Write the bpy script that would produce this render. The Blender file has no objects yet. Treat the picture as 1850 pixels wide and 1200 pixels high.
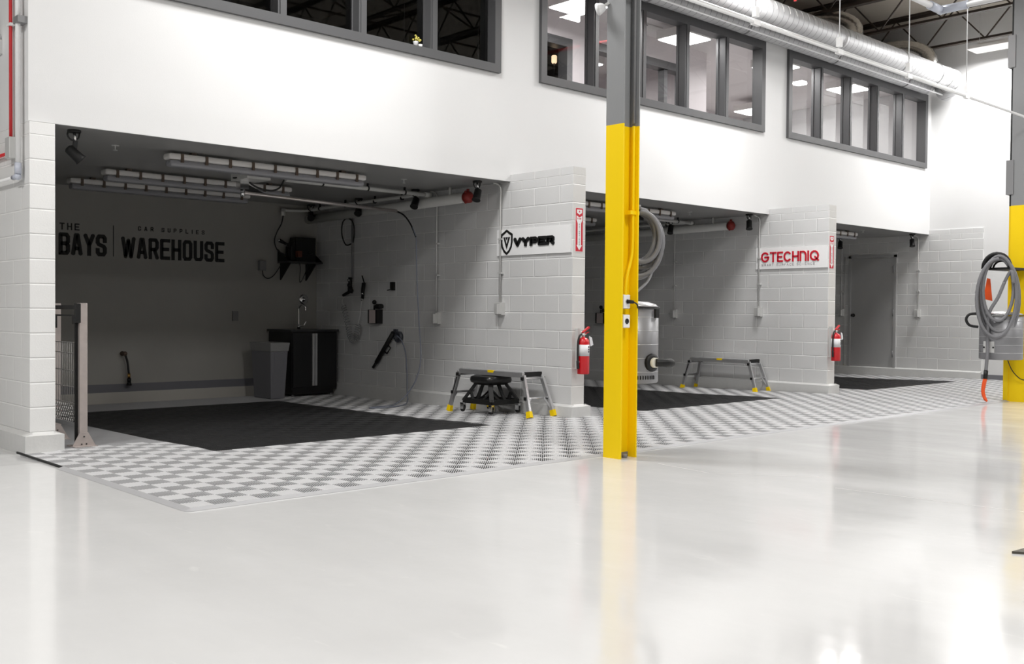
import bpy, math, random
from mathutils import Vector, Matrix
random.seed(7)
S = bpy.context.scene
C = S.collection
PI = math.pi
# ------------------------------------------------------------------ camera, world, exposure
CAM = Vector((-2.7617, -7.7619, 1.1697)); YAW, PIT, ROL, FPX = -.7486, .0195, .0078, 1837.4936
def cam_basis():
    c, s = math.cos(YAW), math.sin(YAW)
    r0 = Vector((c, s, 0)); f0 = Vector((-s, c, 0)); u0 = Vector((0, 0, 1))
    f = f0*math.cos(PIT) - u0*math.sin(PIT); u = f0*math.sin(PIT) + u0*math.cos(PIT)
    r = r0*math.cos(ROL) + u*math.sin(ROL); u2 = -r0*math.sin(ROL) + u*math.cos(ROL)
    return r, u2, f
R_, U_, F_ = cam_basis()
cd = bpy.data.cameras.new('camera'); cam = bpy.data.objects.new('camera', cd); C.objects.link(cam)
cd.sensor_fit = 'HORIZONTAL'; cd.sensor_width = 36; cd.lens = FPX/1850*36; cd.clip_start = .05; cd.clip_end = 200
m = Matrix((R_, U_, -F_)).transposed().to_4x4(); m.translation = CAM; cam.matrix_world = m
S.camera = cam
S.view_settings.view_transform = 'Standard'; S.view_settings.look = 'None'
S.view_settings.gamma = 1; S.view_settings.use_curve_mapping = False
S.view_settings.exposure = 0.0
w = bpy.data.worlds.new('world'); S.world = w; w.use_nodes = True
w.node_tree.nodes['Background'].inputs[0].default_value = (.05, .05, .055, 1)
w.node_tree.nodes['Background'].inputs[1].default_value = .3
HALL_W = 178.0; ROW_K = (.95, .86, .48)      # power of one hall light panel
OFFICE_W = 26.0
HALL_X = (-9.9, -3.7, 2.6, 8.9, 15.4); HALL_Y = (-.69, -5.6, -10.5); HALL_Z = 5.80
# ------------------------------------------------------------------ materials
MT = {}
def mat(name, col, rough=.5, metal=0., bump=0., bscale=60., var=.04, vscale=3., emit=0., spec=.5, coat=0.):
    if name in MT: return MT[name]
    mm = bpy.data.materials.new(name); mm.use_nodes = True; nt = mm.node_tree; b = nt.nodes['Principled BSDF']
    b.inputs['Roughness'].default_value = rough; b.inputs['Metallic'].default_value = metal
    b.inputs['Specular IOR Level'].default_value = spec; b.inputs['Coat Weight'].default_value = coat
    g = nt.nodes.new('ShaderNodeNewGeometry')
    n = nt.nodes.new('ShaderNodeTexNoise'); n.inputs['Scale'].default_value = vscale; n.inputs['Detail'].default_value = 4
    nt.links.new(g.outputs['Position'], n.inputs['Vector'])
    mx = nt.nodes.new('ShaderNodeMixRGB'); nt.links.new(n.outputs['Fac'], mx.inputs[0])
    mx.inputs[1].default_value = tuple(max(0, c*(1-var)) for c in col) + (1,)
    mx.inputs[2].default_value = tuple(min(1, c*(1+var)) for c in col) + (1,)
    nt.links.new(mx.outputs[0], b.inputs['Base Color'])
    if bump:
        n2 = nt.nodes.new('ShaderNodeTexNoise'); n2.inputs['Scale'].default_value = bscale; n2.inputs['Detail'].default_value = 5
        nt.links.new(g.outputs['Position'], n2.inputs['Vector'])
        bp = nt.nodes.new('ShaderNodeBump'); bp.inputs['Strength'].default_value = bump; bp.inputs['Distance'].default_value = .003
        nt.links.new(n2.outputs['Fac'], bp.inputs['Height']); nt.links.new(bp.outputs[0], b.inputs['Normal'])
    if emit:
        b.inputs['Emission Color'].default_value = tuple(col) + (1,); b.inputs['Emission Strength'].default_value = emit
    MT[name] = mm
    return mm
def block_mat(name, col, yoff=0., vertical=True, joint=1.18):
    """painted concrete block: 16 x 8 inch running bond worked out from the position on the wall"""
    mm = bpy.data.materials.new(name); mm.use_nodes = True; nt = mm.node_tree; b = nt.nodes['Principled BSDF']
    b.inputs['Roughness'].default_value = .45
    def mth(op, a, c=None, d=None):
        n = nt.nodes.new('ShaderNodeMath'); n.operation = op
        for i, x in enumerate((a, c, d)):
            if x is None: continue
            if isinstance(x, (int, float)): n.inputs[i].default_value = x
            else: nt.links.new(x, n.inputs[i])
        return n.outputs[0]
    g = nt.nodes.new('ShaderNodeNewGeometry'); sp = nt.nodes.new('ShaderNodeSeparateXYZ'); nt.links.new(g.outputs['Position'], sp.inputs[0])
    zz = mth('DIVIDE', mth('SUBTRACT', sp.outputs[2], .152), .2032)
    zz = mth('ADD', zz, mth('MAXIMUM', mth('SUBTRACT', zz, 12.), 0.))
    row = mth('FLOOR', zz); fr = mth('SUBTRACT', zz, row)
    dh = mth('MULTIPLY', mth('MINIMUM', fr, mth('SUBTRACT', 1., fr)), .2032)
    d = dh
    if vertical:
        par = mth('MODULO', mth('ADD', row, 100.), 2.)
        u = mth('ADD', mth('DIVIDE', mth('SUBTRACT', sp.outputs[1], yoff), .4064), mth('ADD', mth('MULTIPLY', par, .5), 50.))
        fu = mth('FRACT', u); dv = mth('MULTIPLY', mth('MINIMUM', fu, mth('SUBTRACT', 1., fu)), .4064)
        d = mth('MINIMUM', dh, dv)
    mr = nt.nodes.new('ShaderNodeMapRange'); mr.inputs[1].default_value = .002; mr.inputs[2].default_value = .009
    mr.interpolation_type = 'SMOOTHSTEP'
    nt.links.new(d, mr.inputs[0])
    nz = nt.nodes.new('ShaderNodeTexNoise'); nz.inputs['Scale'].default_value = 90; nz.inputs['Detail'].default_value = 6
    nt.links.new(g.outputs['Position'], nz.inputs['Vector'])
    hsum = mth('ADD', mr.outputs[0], mth('MULTIPLY', nz.outputs['Fac'], .22))
    bp = nt.nodes.new('ShaderNodeBump'); bp.inputs['Strength'].default_value = .85; bp.inputs['Distance'].default_value = .005
    nt.links.new(hsum, bp.inputs['Height']); nt.links.new(bp.outputs[0], b.inputs['Normal'])
    n3 = nt.nodes.new('ShaderNodeTexNoise'); n3.inputs['Scale'].default_value = 1.7; n3.inputs['Detail'].default_value = 3
    nt.links.new(g.outputs['Position'], n3.inputs['Vector'])
    c1 = nt.nodes.new('ShaderNodeMixRGB'); nt.links.new(n3.outputs['Fac'], c1.inputs[0])
    c1.inputs[1].default_value = tuple(c*.95 for c in col) + (1,); c1.inputs[2].default_value = tuple(min(1, c*1.04) for c in col) + (1,)
    c2 = nt.nodes.new('ShaderNodeMixRGB'); nt.links.new(mr.outputs[0], c2.inputs[0])
    c2.inputs[1].default_value = tuple(min(1, c*joint) for c in col) + (1,)
    nt.links.new(c1.outputs[0], c2.inputs[2]); nt.links.new(c2.outputs[0], b.inputs['Base Color'])
    return mm
def paint_split_mat(name, low, high, z):
    mm = mat(name, low, .38, var=.02); nt = mm.node_tree; b = nt.nodes['Principled BSDF']
    g = nt.nodes.new('ShaderNodeNewGeometry'); sp = nt.nodes.new('ShaderNodeSeparateXYZ'); nt.links.new(g.outputs['Position'], sp.inputs[0])
    gt = nt.nodes.new('ShaderNodeMath'); gt.operation = 'GREATER_THAN'; gt.inputs[1].default_value = z; nt.links.new(sp.outputs[2], gt.inputs[0])
    mx = nt.nodes.new('ShaderNodeMixRGB'); nt.links.new(gt.outputs[0], mx.inputs[0])
    mx.inputs[1].default_value = low + (1,); mx.inputs[2].default_value = high + (1,)
    nt.links.new(mx.outputs[0], b.inputs['Base Color'])
    return mm
def floor_mat():
    mm = bpy.data.materials.new('glossy_epoxy'); mm.use_nodes = True; nt = mm.node_tree; b = nt.nodes['Principled BSDF']
    g = nt.nodes.new('ShaderNodeNewGeometry')
    mp = nt.nodes.new('ShaderNodeMapping'); mp.inputs['Rotation'].default_value = (0, 0, .75); mp.inputs['Scale'].default_value = (1, .35, 1)
    nt.links.new(g.outputs['Position'], mp.inputs['Vector'])
    n = nt.nodes.new('ShaderNodeTexNoise'); n.inputs['Scale'].default_value = 2.2; n.inputs['Detail'].default_value = 7; n.inputs['Roughness'].default_value = .62
    nt.links.new(mp.outputs[0], n.inputs['Vector'])
    r = nt.nodes.new('ShaderNodeMapRange'); r.inputs[1].default_value = .3; r.inputs[2].default_value = .7; r.inputs[3].default_value = .07; r.inputs[4].default_value = .17
    nt.links.new(n.outputs['Fac'], r.inputs[0]); nt.links.new(r.outputs[0], b.inputs['Roughness'])
    mx = nt.nodes.new('ShaderNodeMixRGB'); nt.links.new(n.outputs['Fac'], mx.inputs[0])
    mx.inputs[1].default_value = (.63, .63, .628, 1); mx.inputs[2].default_value = (.73, .73, .728, 1)
    # faint pale scuffs
    n2 = nt.nodes.new('ShaderNodeTexNoise'); n2.inputs['Scale'].default_value = 5; n2.inputs['Detail'].default_value = 9; n2.inputs['Distortion'].default_value = 2.5
    nt.links.new(mp.outputs[0], n2.inputs['Vector'])
    cr = nt.nodes.new('ShaderNodeMapRange'); cr.inputs[1].default_value = .66; cr.inputs[2].default_value = .80; nt.links.new(n2.outputs['Fac'], cr.inputs[0])
    mx2 = nt.nodes.new('ShaderNodeMixRGB'); nt.links.new(cr.outputs[0], mx2.inputs[0]); nt.links.new(mx.outputs[0], mx2.inputs[1]); mx2.inputs[2].default_value = (.74, .74, .73, 1)
    nt.links.new(mx2.outputs[0], b.inputs['Base Color'])
    n4 = nt.nodes.new('ShaderNodeTexNoise'); n4.inputs['Scale'].default_value = 3.5; n4.inputs['Detail'].default_value = 3
    nt.links.new(g.outputs['Position'], n4.inputs['Vector'])
    bp = nt.nodes.new('ShaderNodeBump'); bp.inputs['Strength'].default_value = .12; bp.inputs['Distance'].default_value = .01
    nt.links.new(n4.outputs['Fac'], bp.inputs['Height']); nt.links.new(bp.outputs[0], b.inputs['Normal'])
    return mm
def glass_mat():
    mm = bpy.data.materials.new('window_glass'); mm.use_nodes = True; nt = mm.node_tree; nt.nodes.clear()
    o = nt.nodes.new('ShaderNodeOutputMaterial'); t = nt.nodes.new('ShaderNodeBsdfTransparent'); gl = nt.nodes.new('ShaderNodeBsdfGlossy')
    gl.inputs['Roughness'].default_value = .0; t.inputs[0].default_value = (.93, .94, .94, 1)
    f = nt.nodes.new('ShaderNodeFresnel'); f.inputs[0].default_value = 1.5; mx = nt.nodes.new('ShaderNodeMixShader')
    nt.links.new(f.outputs[0], mx.inputs[0]); nt.links.new(t.outputs[0], mx.inputs[1]); nt.links.new(gl.outputs[0], mx.inputs[2]); nt.links.new(mx.outputs[0], o.inputs[0])
    return mm
def spiral_mat():
    mm = mat('galvanised_spiral_duct', (.52, .52, .53), .5, .45, var=.08, vscale=9); nt = mm.node_tree; b = nt.nodes['Principled BSDF']
    g = nt.nodes.new('ShaderNodeNewGeometry'); sp = nt.nodes.new('ShaderNodeSeparateXYZ'); nt.links.new(g.outputs['Position'], sp.inputs[0])
    a = nt.nodes.new('ShaderNodeMath'); a.operation = 'MULTIPLY_ADD'; a.inputs[1].default_value = 7.6; nt.links.new(sp.outputs[0], a.inputs[0])
    a2 = nt.nodes.new('ShaderNodeMath'); a2.operation = 'MULTIPLY'; a2.inputs[1].default_value = 1.2; nt.links.new(sp.outputs[1], a2.inputs[0]); nt.links.new(a2.outputs[0], a.inputs[2])
    fr = nt.nodes.new('ShaderNodeMath'); fr.operation = 'FRACT'; nt.links.new(a.outputs[0], fr.inputs[0])
    mr = nt.nodes.new('ShaderNodeMapRange'); mr.inputs[1].default_value = .0; mr.inputs[2].default_value = .12; nt.links.new(fr.outputs[0], mr.inputs[0])
    ml = nt.nodes.new('ShaderNodeMixRGB'); ml.inputs[1].default_value = (.16, .16, .165, 1); nt.links.new(mr.outputs[0], ml.inputs[0]); nt.links.new(b.inputs['Base Color'].links[0].from_socket, ml.inputs[2]); nt.links.new(ml.outputs[0], b.inputs['Base Color'])
    bp = nt.nodes.new('ShaderNodeBump'); bp.inputs['Strength'].default_value = .6; bp.inputs['Distance'].default_value = .006
    nt.links.new(mr.outputs[0], bp.inputs['Height']); nt.links.new(bp.outputs[0], b.inputs['Normal'])
    return mm
WHITE = mat('white_wall_paint', (.74, .74, .74), .55, bump=.15, bscale=120, var=.01)
HALLD = mat('hall_far_wall_paint', (.16, .16, .16), .7)
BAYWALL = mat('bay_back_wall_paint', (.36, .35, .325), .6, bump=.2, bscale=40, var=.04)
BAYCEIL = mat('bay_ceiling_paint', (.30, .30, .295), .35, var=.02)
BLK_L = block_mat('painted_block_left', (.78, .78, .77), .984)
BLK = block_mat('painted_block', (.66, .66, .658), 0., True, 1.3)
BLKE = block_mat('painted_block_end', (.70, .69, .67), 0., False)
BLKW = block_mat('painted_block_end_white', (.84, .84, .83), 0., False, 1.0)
BASE = mat('painted_curb', (.66, .66, .65), .5, bump=.5, bscale=45, var=.05, vscale=20)
BASEB = mat('back_curb', (.50, .48, .44), .6, bump=.3, bscale=30)
COVE = mat('grey_cove_base', (.17, .17, .19), .5)
EPOXY = floor_mat(); GLASS = glass_mat(); SPIRAL = spiral_mat()
FRAME = mat('charcoal_window_frame', (.08, .08, .083), .42, var=.03)
TILE = mat('ribbed_tile_plastic', (.84, .84, .85), .42, var=.04, vscale=8)
TILE_SHADE = mat('ribbed_tile_shaded', (.46, .46, .47), .42, var=.05, vscale=8)  # same plastic as the pale tile, darkened to stand for shade between ribs
TILEB = mat('ribbed_tile_black', (.028, .028, .029), .45, var=.3, vscale=2.5)
HOLLOW_SHADE = mat('tile_hollow_shade', (.012, .012, .012), .8)  # near-black sheet colour stands for the shaded hollow beneath the ribs
YELLOW = mat('safety_yellow', (.97, .67, .0), .5, var=.02, spec=.3)
COLP = paint_split_mat('column_paint', (.97, .67, .0), (.26, .265, .27), 2.678); COLP.node_tree.nodes['Principled BSDF'].inputs['Roughness'].default_value = .5; COLP.node_tree.nodes['Principled BSDF'].inputs['Specular IOR Level'].default_value = .3
STEELGREY = mat('grey_steel_paint', (.22, .22, .225), .45)
BLACK = mat('black_plastic', (.010, .010, .010), .5, spec=.35)
RUBBER = mat('black_rubber', (.015, .015, .015), .6)
CHROME = mat('chrome', (.75, .75, .75), .12, 1.)
ALU = mat('brushed_aluminium', (.66, .66, .67), .35, .8, var=.06, vscale=20)
CABLE = mat('blue_grey_hose', (.22, .24, .30), .4)
PIPEW = mat('white_pipe', (.62, .62, .60), .45)
CONDW = mat('white_conduit', (.84, .84, .84), .4)
CONDG = mat('pale_conduit', (.60, .60, .59), .4, .2)
RED = mat('red_enamel', (.62, .008, .015), .28, coat=.4)
REDP = mat('red_paint', (.55, .02, .02), .4)
REDSIGN = mat('red_sign_ink', (.60, .01, .03), .5)
SIGNW = mat('white_sign_face', (.90, .90, .90), .35, var=.005)
LENS = mat('grey_diffuser', (.30, .30, .32), .3)
HOUS = mat('white_fixture_housing', (.72, .70, .68), .4)
BROWN = mat('brown_latch', (.10, .07, .05), .5)
BRASS = mat('brass', (.75, .45, .15), .25, 1.)
GATE = mat('weathered_galvanised', (.42, .37, .35), .55, .2, var=.18, vscale=14)
BINM = mat('grey_bin_plastic', (.20, .20, .22), .5)
LINER = mat('translucent_bin_liner', (.30, .30, .30), .35, bump=1., bscale=30)
CABB = mat('black_cabinet', (.008, .008, .009), .35)
HOSEG = mat('grey_vacuum_hose', (.18, .18, .19), .45, bump=.0)
CANI = mat('grey_canister', (.25, .25, .26), .38, .35, var=.05)
CANL = mat('silver_canister_lid', (.62, .62, .63), .3, .6)
JOIST = mat('bronze_joist_steel', (.06, .045, .035), .6)
DECK = mat('roof_deck', (.55, .50, .43), .8, var=.08, vscale=.8)
PVC = mat('pvc_pipe', (.78, .78, .78), .4)
PVCF = mat('blue_grey_fitting', (.52, .55, .63), .25)
FOIL = mat('foil_flex_duct', (.62, .60, .57), .22, .9, bump=1., bscale=22, var=.25, vscale=12)
DOORM = mat('grey_door_paint', (.40, .40, .40), .5)
ROOMW = mat('office_wall_paint', (.72, .67, .68), .6)
ROOMC = mat('office_ceiling_paint', (.74, .70, .70), .7)
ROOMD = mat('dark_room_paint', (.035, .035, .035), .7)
GLOW = mat('lit_panel', (1., 1., 1.), .5, emit=7.0)
AMBER = mat('amber_lamp_shade', (1., .72, .45), .5, emit=1.2)
ORANGE = mat('orange_plastic', (.85, .10, .015), .35)
PAPER = mat('white_label', (.80, .80, .82), .5)
PINK = mat('pale_label', (.55, .47, .46), .5)
# ------------------------------------------------------------------ mesh helpers
WL = {}
SPLIT = {'latch', 'brace', 'seam_ring', 'louvre_rib', 'pipe_clamp', 'knuckle', 'hanger_rod', 'vent_slot', 'control_knob', 'bolt', 'strap',
         'suspension_wire', 'mount', 'foot', 'side_plate', 'pictogram', 'letter', 'pane', 'lead', 'pot', 'rod', 'hinge', 'red_end_cap'}
def V3(p): return Vector(p)
class MB:
    def __init__(s): s.v = []; s.f = []; s.mi = []; s.sm = []
    def face(s, idx, m=0, sm=False): s.f.append(idx); s.mi.append(m); s.sm.append(sm)
    def add(s, vs, fs, m=0, sm=False):
        o = len(s.v); s.v += [tuple(v) for v in vs]
        for f in fs: s.face([i+o for i in f], m, sm)
    def box(s, x0, x1, y0, y1, z0, z1, m=0):
        vs = [(x, y, z) for z in (z0, z1) for y in (y0, y1) for x in (x0, x1)]
        s.add(vs, [(0, 2, 3, 1), (4, 5, 7, 6), (0, 1, 5, 4), (2, 6, 7, 3), (0, 4, 6, 2), (1, 3, 7, 5)], m); return s
    def bar(s, p0, p1, wd, ht, m=0, up=(0, 0, 1), w1=None, h1=None):
        p0, p1 = V3(p0), V3(p1); d = (p1-p0).normalized(); u = V3(up)
        if abs(d.dot(u)) > .98: u = V3((0, 1, 0))
        a = d.cross(u).normalized(); b = a.cross(d).normalized(); vs = []
        for p, ww, hh in ((p0, wd, ht), (p1, w1 or wd, h1 or ht)):
            for i, j in ((-1, -1), (1, -1), (1, 1), (-1, 1)): vs.append(p + a*(i*ww/2) + b*(j*hh/2))
        s.add(vs, [(3, 2, 1, 0), (4, 5, 6, 7), (0, 1, 5, 4), (1, 2, 6, 5), (2, 3, 7, 6), (3, 0, 4, 7)], m); return s
    def tube(s, pts, r, n=10, m=0, closed=False, cap=True):
        pts = [V3(p) for p in pts]; L = len(pts); rr = r if isinstance(r, (list, tuple)) else [r]*L
        vs = []; a = None
        for i, p in enumerate(pts):
            if closed: d = pts[(i+1) % L] - pts[i-1]
            else: d = pts[min(i+1, L-1)] - pts[max(i-1, 0)]
            d = d.normalized() if d.length > 1e-9 else V3((0, 0, 1))
            if a is None:
                u = V3((0, 0, 1)) if abs(d.z) < .9 else V3((0, 1, 0)); a = d.cross(u).normalized()
            else:
                a = a - d*a.dot(d); a = a.normalized() if a.length > 1e-6 else d.orthogonal().normalized()
            b = d.cross(a)
            for k in range(n):
                t = 2*PI*k/n; vs.append(p + (a*math.cos(t) + b*math.sin(t))*rr[i])
        fs = []
        for i in range(L if closed else L-1):
            j = (i+1) % L
            for k in range(n): fs.append((i*n+k, i*n+(k+1) % n, j*n+(k+1) % n, j*n+k))
        s.add(vs, fs, m, True)
        if cap and not closed:
            o = len(s.v)-len(vs); s.face([o+k for k in range(n)][::-1], m); s.face([o+(L-1)*n+k for k in range(n)], m)
        return s
    def cyl(s, p0, p1, r, r2=None, n=20, m=0): return s.tube([p0, p1], [r, r if r2 is None else r2], n, m)
    def lathe(s, prof, o, ax=(0, 0, 1), n=24, m=0, sm=True):
        d = V3(ax).normalized(); a = d.orthogonal().normalized(); b = d.cross(a); o = V3(o); vs = []
        for r, h in prof:
            for k in range(n):
                t = 2*PI*k/n; vs.append(o + d*h + (a*math.cos(t) + b*math.sin(t))*r)
        fs = []
        for i in range(len(prof)-1):
            for k in range(n): fs.append((i*n+k, i*n+(k+1) % n, (i+1)*n+(k+1) % n, (i+1)*n+k))
        s.add(vs, fs, m, sm); q = len(s.v)-len(vs)
        if prof[0][0] > 1e-4: s.face([q+k for k in range(n)][::-1], m)
        if prof[-1][0] > 1e-4: s.face([q+(len(prof)-1)*n+k for k in range(n)], m)
        return s
    def prism(s, poly, o, u, v, nrm, dep, m=0):
        o, u, v, nrm = V3(o), V3(u), V3(v), V3(nrm); k = len(poly)
        vs = [o+u*x+v*y for x, y in poly] + [o+u*x+v*y+nrm*dep for x, y in poly]
        fs = [tuple(range(k))[::-1], tuple(range(k, 2*k))] + [(i, (i+1) % k, (i+1) % k+k, i+k) for i in range(k)]
        s.add(vs, fs, m); return s
    def sphere(s, c, r, n=14, m=0, sc=(1, 1, 1)):
        prof = []; vs = []; c = V3(c); K = n//2
        for i in range(K+1):
            t = PI*i/K
            for k in range(n):
                q = 2*PI*k/n; vs.append((c.x+r*sc[0]*math.sin(t)*math.cos(q), c.y+r*sc[1]*math.sin(t)*math.sin(q), c.z+r*sc[2]*math.cos(t)))
        s.add(vs, [(i*n+k, (i+1)*n+k, (i+1)*n+(k+1) % n, i*n+(k+1) % n) for i in range(K) for k in range(n)], m, True); return s
    def pieces(s, eps=.001):
        par = list(range(len(s.v)))
        def find(a):
            while par[a] != a: par[a] = par[par[a]]; a = par[a]
            return a
        for f in s.f:
            r = find(f[0])
            for i in f[1:]: par[find(i)] = r
        isl = {}
        for i in range(len(s.v)): isl.setdefault(find(i), []).append(i)
        keys = list(isl); bb = {}
        for k in keys:
            P = [s.v[i] for i in isl[k]]; bb[k] = [min(p[a] for p in P)-eps for a in range(3)] + [max(p[a] for p in P)+eps for a in range(3)]
        g = {k: k for k in keys}
        def fg(k):
            while g[k] != k: k = g[k]
            return k
        for i, a in enumerate(keys):
            for b in keys[i+1:]:
                A, B = bb[a], bb[b]
                if all(A[q] <= B[q+3] and B[q] <= A[q+3] for q in range(3)): g[fg(b)] = fg(a)
        out = {}
        for k in keys: out.setdefault(fg(k), set()).update(isl[k])
        res = []
        for vs in out.values():
            m = MB(); idx = {}
            for i in sorted(vs): idx[i] = len(m.v); m.v.append(s.v[i])
            for f, mi, sm in zip(s.f, s.mi, s.sm):
                if f[0] in idx: m.face([idx[i] for i in f], mi, sm)
            res.append(m)
        return res
    def build(s, name, mats, parent=None, loc=None, bevel=0.):
        if name in SPLIT and parent is not None:
            P = s.pieces()
            if len(P) > 1:
                return [m.build_one(name, mats, parent, loc, bevel) for m in P][0]
        return s.build_one(name, mats, parent, loc, bevel)
    def build_one(s, name, mats, parent=None, loc=None, bevel=0.):
        if not isinstance(mats, (list, tuple)): mats = [mats]
        if parent is not None: L = WL[parent.name]
        elif loc is not None: L = V3(loc)
        else:
            xs, ys, zs = zip(*s.v); L = V3(((min(xs)+max(xs))/2, (min(ys)+max(ys))/2, min(zs)))
        me = bpy.data.meshes.new(name); me.from_pydata([(x-L.x, y-L.y, z-L.z) for x, y, z in s.v], [], s.f)
        for q in mats: me.materials.append(q)
        me.polygons.foreach_set('material_index', s.mi); me.polygons.foreach_set('use_smooth', s.sm); me.update()
        o = bpy.data.objects.new(name, me); C.objects.link(o); WL[o.name] = L
        if parent is not None: o.parent = parent
        else: o.location = L
        if bevel:
            b = o.modifiers.new('bevel', 'BEVEL'); b.width = bevel; b.segments = 2; b.limit_method = 'ANGLE'; b.angle_limit = .7
        return o
def spl(pts, k=6, closed=False):
    P = [V3(p) for p in pts]; n = len(P); out = []
    for i in range(n if closed else n-1):
        if closed: a, b, c, d = P[i-1], P[i], P[(i+1) % n], P[(i+2) % n]
        else: a, b, c, d = P[max(i-1, 0)], P[i], P[i+1], P[min(i+2, n-1)]
        for j in range(k):
            t = j/k; out.append(.5*((2*b) + (c-a)*t + (2*a-5*b+4*c-d)*t*t + (3*b-a-3*c+d)*t**3))
    if not closed: out.append(P[-1])
    return out
def tag(o, label, cat, group=None, kind=None):
    if kind: o['kind'] = kind
    if label: o['label'] = label
    if cat: o['category'] = cat
    if group: o['group'] = group
    return o
def thing(name, label, cat, loc, group=None):
    o = bpy.data.objects.new(name, None); C.objects.link(o); o.location = loc; o.empty_display_size = .1
    WL[o.name] = V3(loc); return tag(o, label, cat, group)
def struct(name, mb, mats, parent=None):
    o = mb.build(name, mats, parent)
    if parent is None: o['kind'] = 'structure'
    return o
def dup(o, parent=None, delta=None, label=None):
    c = o.copy(); C.objects.link(c)
    if parent is None: c.location = o.location + V3(delta)
    else: c.parent = parent
    WL[c.name] = V3(c.location) if parent is None else V3((0, 0, 0))
    if label: c['label'] = label
    for ch in list(o.children): dup(ch, c)
    return c
# ------------------------------------------------------------------ lettering
GL = {
'A': [[(0, 0), (.38, 1), (.62, 1), (1, 0)], [(.18, .27), (.82, .27)]],
'B': [[(0, 0), (0, 1), (.8, 1), (1, .88), (1, .62), (.82, .52), (0, .52)], [(.82, .52), (1, .4), (1, .12), (.8, 0), (0, 0)]],
'C': [[(1, .74), (1, .9), (.82, 1), (.18, 1), (0, .88), (0, .12), (.18, 0), (.82, 0), (1, .1), (1, .26)]],
'E': [[(1, 1), (0, 1), (0, 0), (1, 0)], [(0, .5), (.85, .5)]],
'F': [[(1, 1), (0, 1), (0, 0)], [(0, .5), (.85, .5)]],
'G': [[(1, .76), (1, .9), (.82, 1), (.18, 1), (0, .88), (0, .12), (.18, 0), (.82, 0), (1, .12), (1, .46), (.55, .46)]],
'H': [[(0, 0), (0, 1)], [(1, 0), (1, 1)], [(0, .5), (1, .5)]],
'I': [[(.5, 0), (.5, 1)]],
'L': [[(0, 1), (0, 0), (1, 0)]],
'M': [[(0, 0), (0, 1), (.5, .3), (1, 1), (1, 0)]],
'N': [[(0, 0), (0, 1), (1, 0), (1, 1)]],
'O': [[(.2, 0), (0, .12), (0, .88), (.2, 1), (.8, 1), (1, .88), (1, .12), (.8, 0), (.2, 0)]],
'P': [[(0, 0), (0, 1), (.8, 1), (1, .85), (1, .57), (.8, .42), (0, .42)]],
'R': [[(0, 0), (0, 1), (.8, 1), (1, .86), (1, .6), (.8, .46), (0, .46)], [(.6, .46), (1, 0)]],
'S': [[(1, .76), (1, .9), (.82, 1), (.18, 1), (0, .88), (0, .66), (.15, .56), (.85, .44), (1, .34), (1, .12), (.82, 0), (.18, 0), (0, .1), (0, .24)]],
'T': [[(0, 1), (1, 1)], [(.5, 1), (.5, 0)]],
'U': [[(0, 1), (0, .12), (.2, 0), (.8, 0), (1, .12), (1, 1)]],
'V': [[(0, 1), (.5, 0), (1, 1)]],
'W': [[(0, 1), (.25, 0), (.5, .9), (.75, 0), (1, 1)]],
'X': [[(0, 0), (1, 1)], [(0, 1), (1, 0)]],
'Y': [[(0, 1), (.5, .48), (1, 1)], [(.5, .48), (.5, 0)]],
}
def arc(cx, cy, rx, ry, a0, a1, n=14): return [(cx+rx*math.cos(math.radians(a0+(a1-a0)*i/n)), cy+ry*math.sin(math.radians(a0+(a1-a0)*i/n))) for i in range(n+1)]
GR = {'G': [arc(.5, .5, .5, .5, 45, 360)+[(.5, .5)]], 'C': [arc(.5, .5, .5, .5, 45, 315)], 'Q': [arc(.5, .5, .5, .5, 0, 360), [(.6, .35), (1, -.02)]],
      'n': [[(0, 0), (0, 1)]+arc(.5, .5, .5, .5, 90, 0)[0:]+[(1, 0)]], 'I': GL['I'], 'T': GL['T'], 'E': GL['E'], 'H': GL['H']}
def text(mb, s, o, u, v, nrm, h, wd, gap, t, dep, m=0, font=GL, widths=None):
    o, u, v, nrm = V3(o), V3(u), V3(v), V3(nrm); x = 0.
    for ch in s:
        cw = (widths or {}).get(ch, wd)
        if ch != ' ':
            for line in font[ch]:
                P = [(x + t/2 + a*(cw-t), t/2 + b*(h-t)) for a, b in line]
                if ch == 'I': P = [(x+cw/2, b) for a, b in P]
                for (a, b), (c, d) in zip(P, P[1:]):
                    L = math.hypot(c-a, d-b)
                    if L < 1e-6: continue
                    ex, ey = (c-a)/L, (d-b)/L; nx, ny = -ey*t/2, ex*t/2
                    mb.prism([(a+nx, b+ny), (a-nx, b-ny), (c-nx, d-ny), (c+nx, d+ny)], o, u, v, nrm, dep, m)
                for i, (a, b) in enumerate(P):
                    end = i in (0, len(P)-1)
                    k = 4 if end else 8; ph = 45 if k == 4 else 22.5; rr = t/2*1.4142 if k == 4 else t/2*1.08
                    if end:
                        q = P[1] if i == 0 else P[-2]; ang = math.degrees(math.atan2(q[1]-b, q[0]-a)); slant = abs(ang % 90) > 5
                        if slant: rr = t/2*1.1; k = 8
                        elif len(line) == 2 or True: rr = t/2*1.4142
                    mb.prism([(a+rr*math.cos(math.radians(ph+360*j/k)), b+rr*math.sin(math.radians(ph+360*j/k))) for j in range(k)], o, u, v, nrm, dep*.999, m)
        x += (cw if ch != ' ' else wd*.55) + gap
    return x
# ------------------------------------------------------------------ dimensions
W1, W2, W3, TH = 5.3515, 10.759, 16.159, .199
FY, YB, ZS, ZT = 1.016, 5.22, 2.698, 2.778
P0Y = .984
ZD = 6.75
def fz(y):
    P = [(-99, 0), (.3, 0), (1.2, -.024), (3.5, -.044), (99, -.046)]
    for (a, b), (c, d) in zip(P, P[1:]):
        if y <= c: return b+(d-b)*(y-a)/(c-a)
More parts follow.
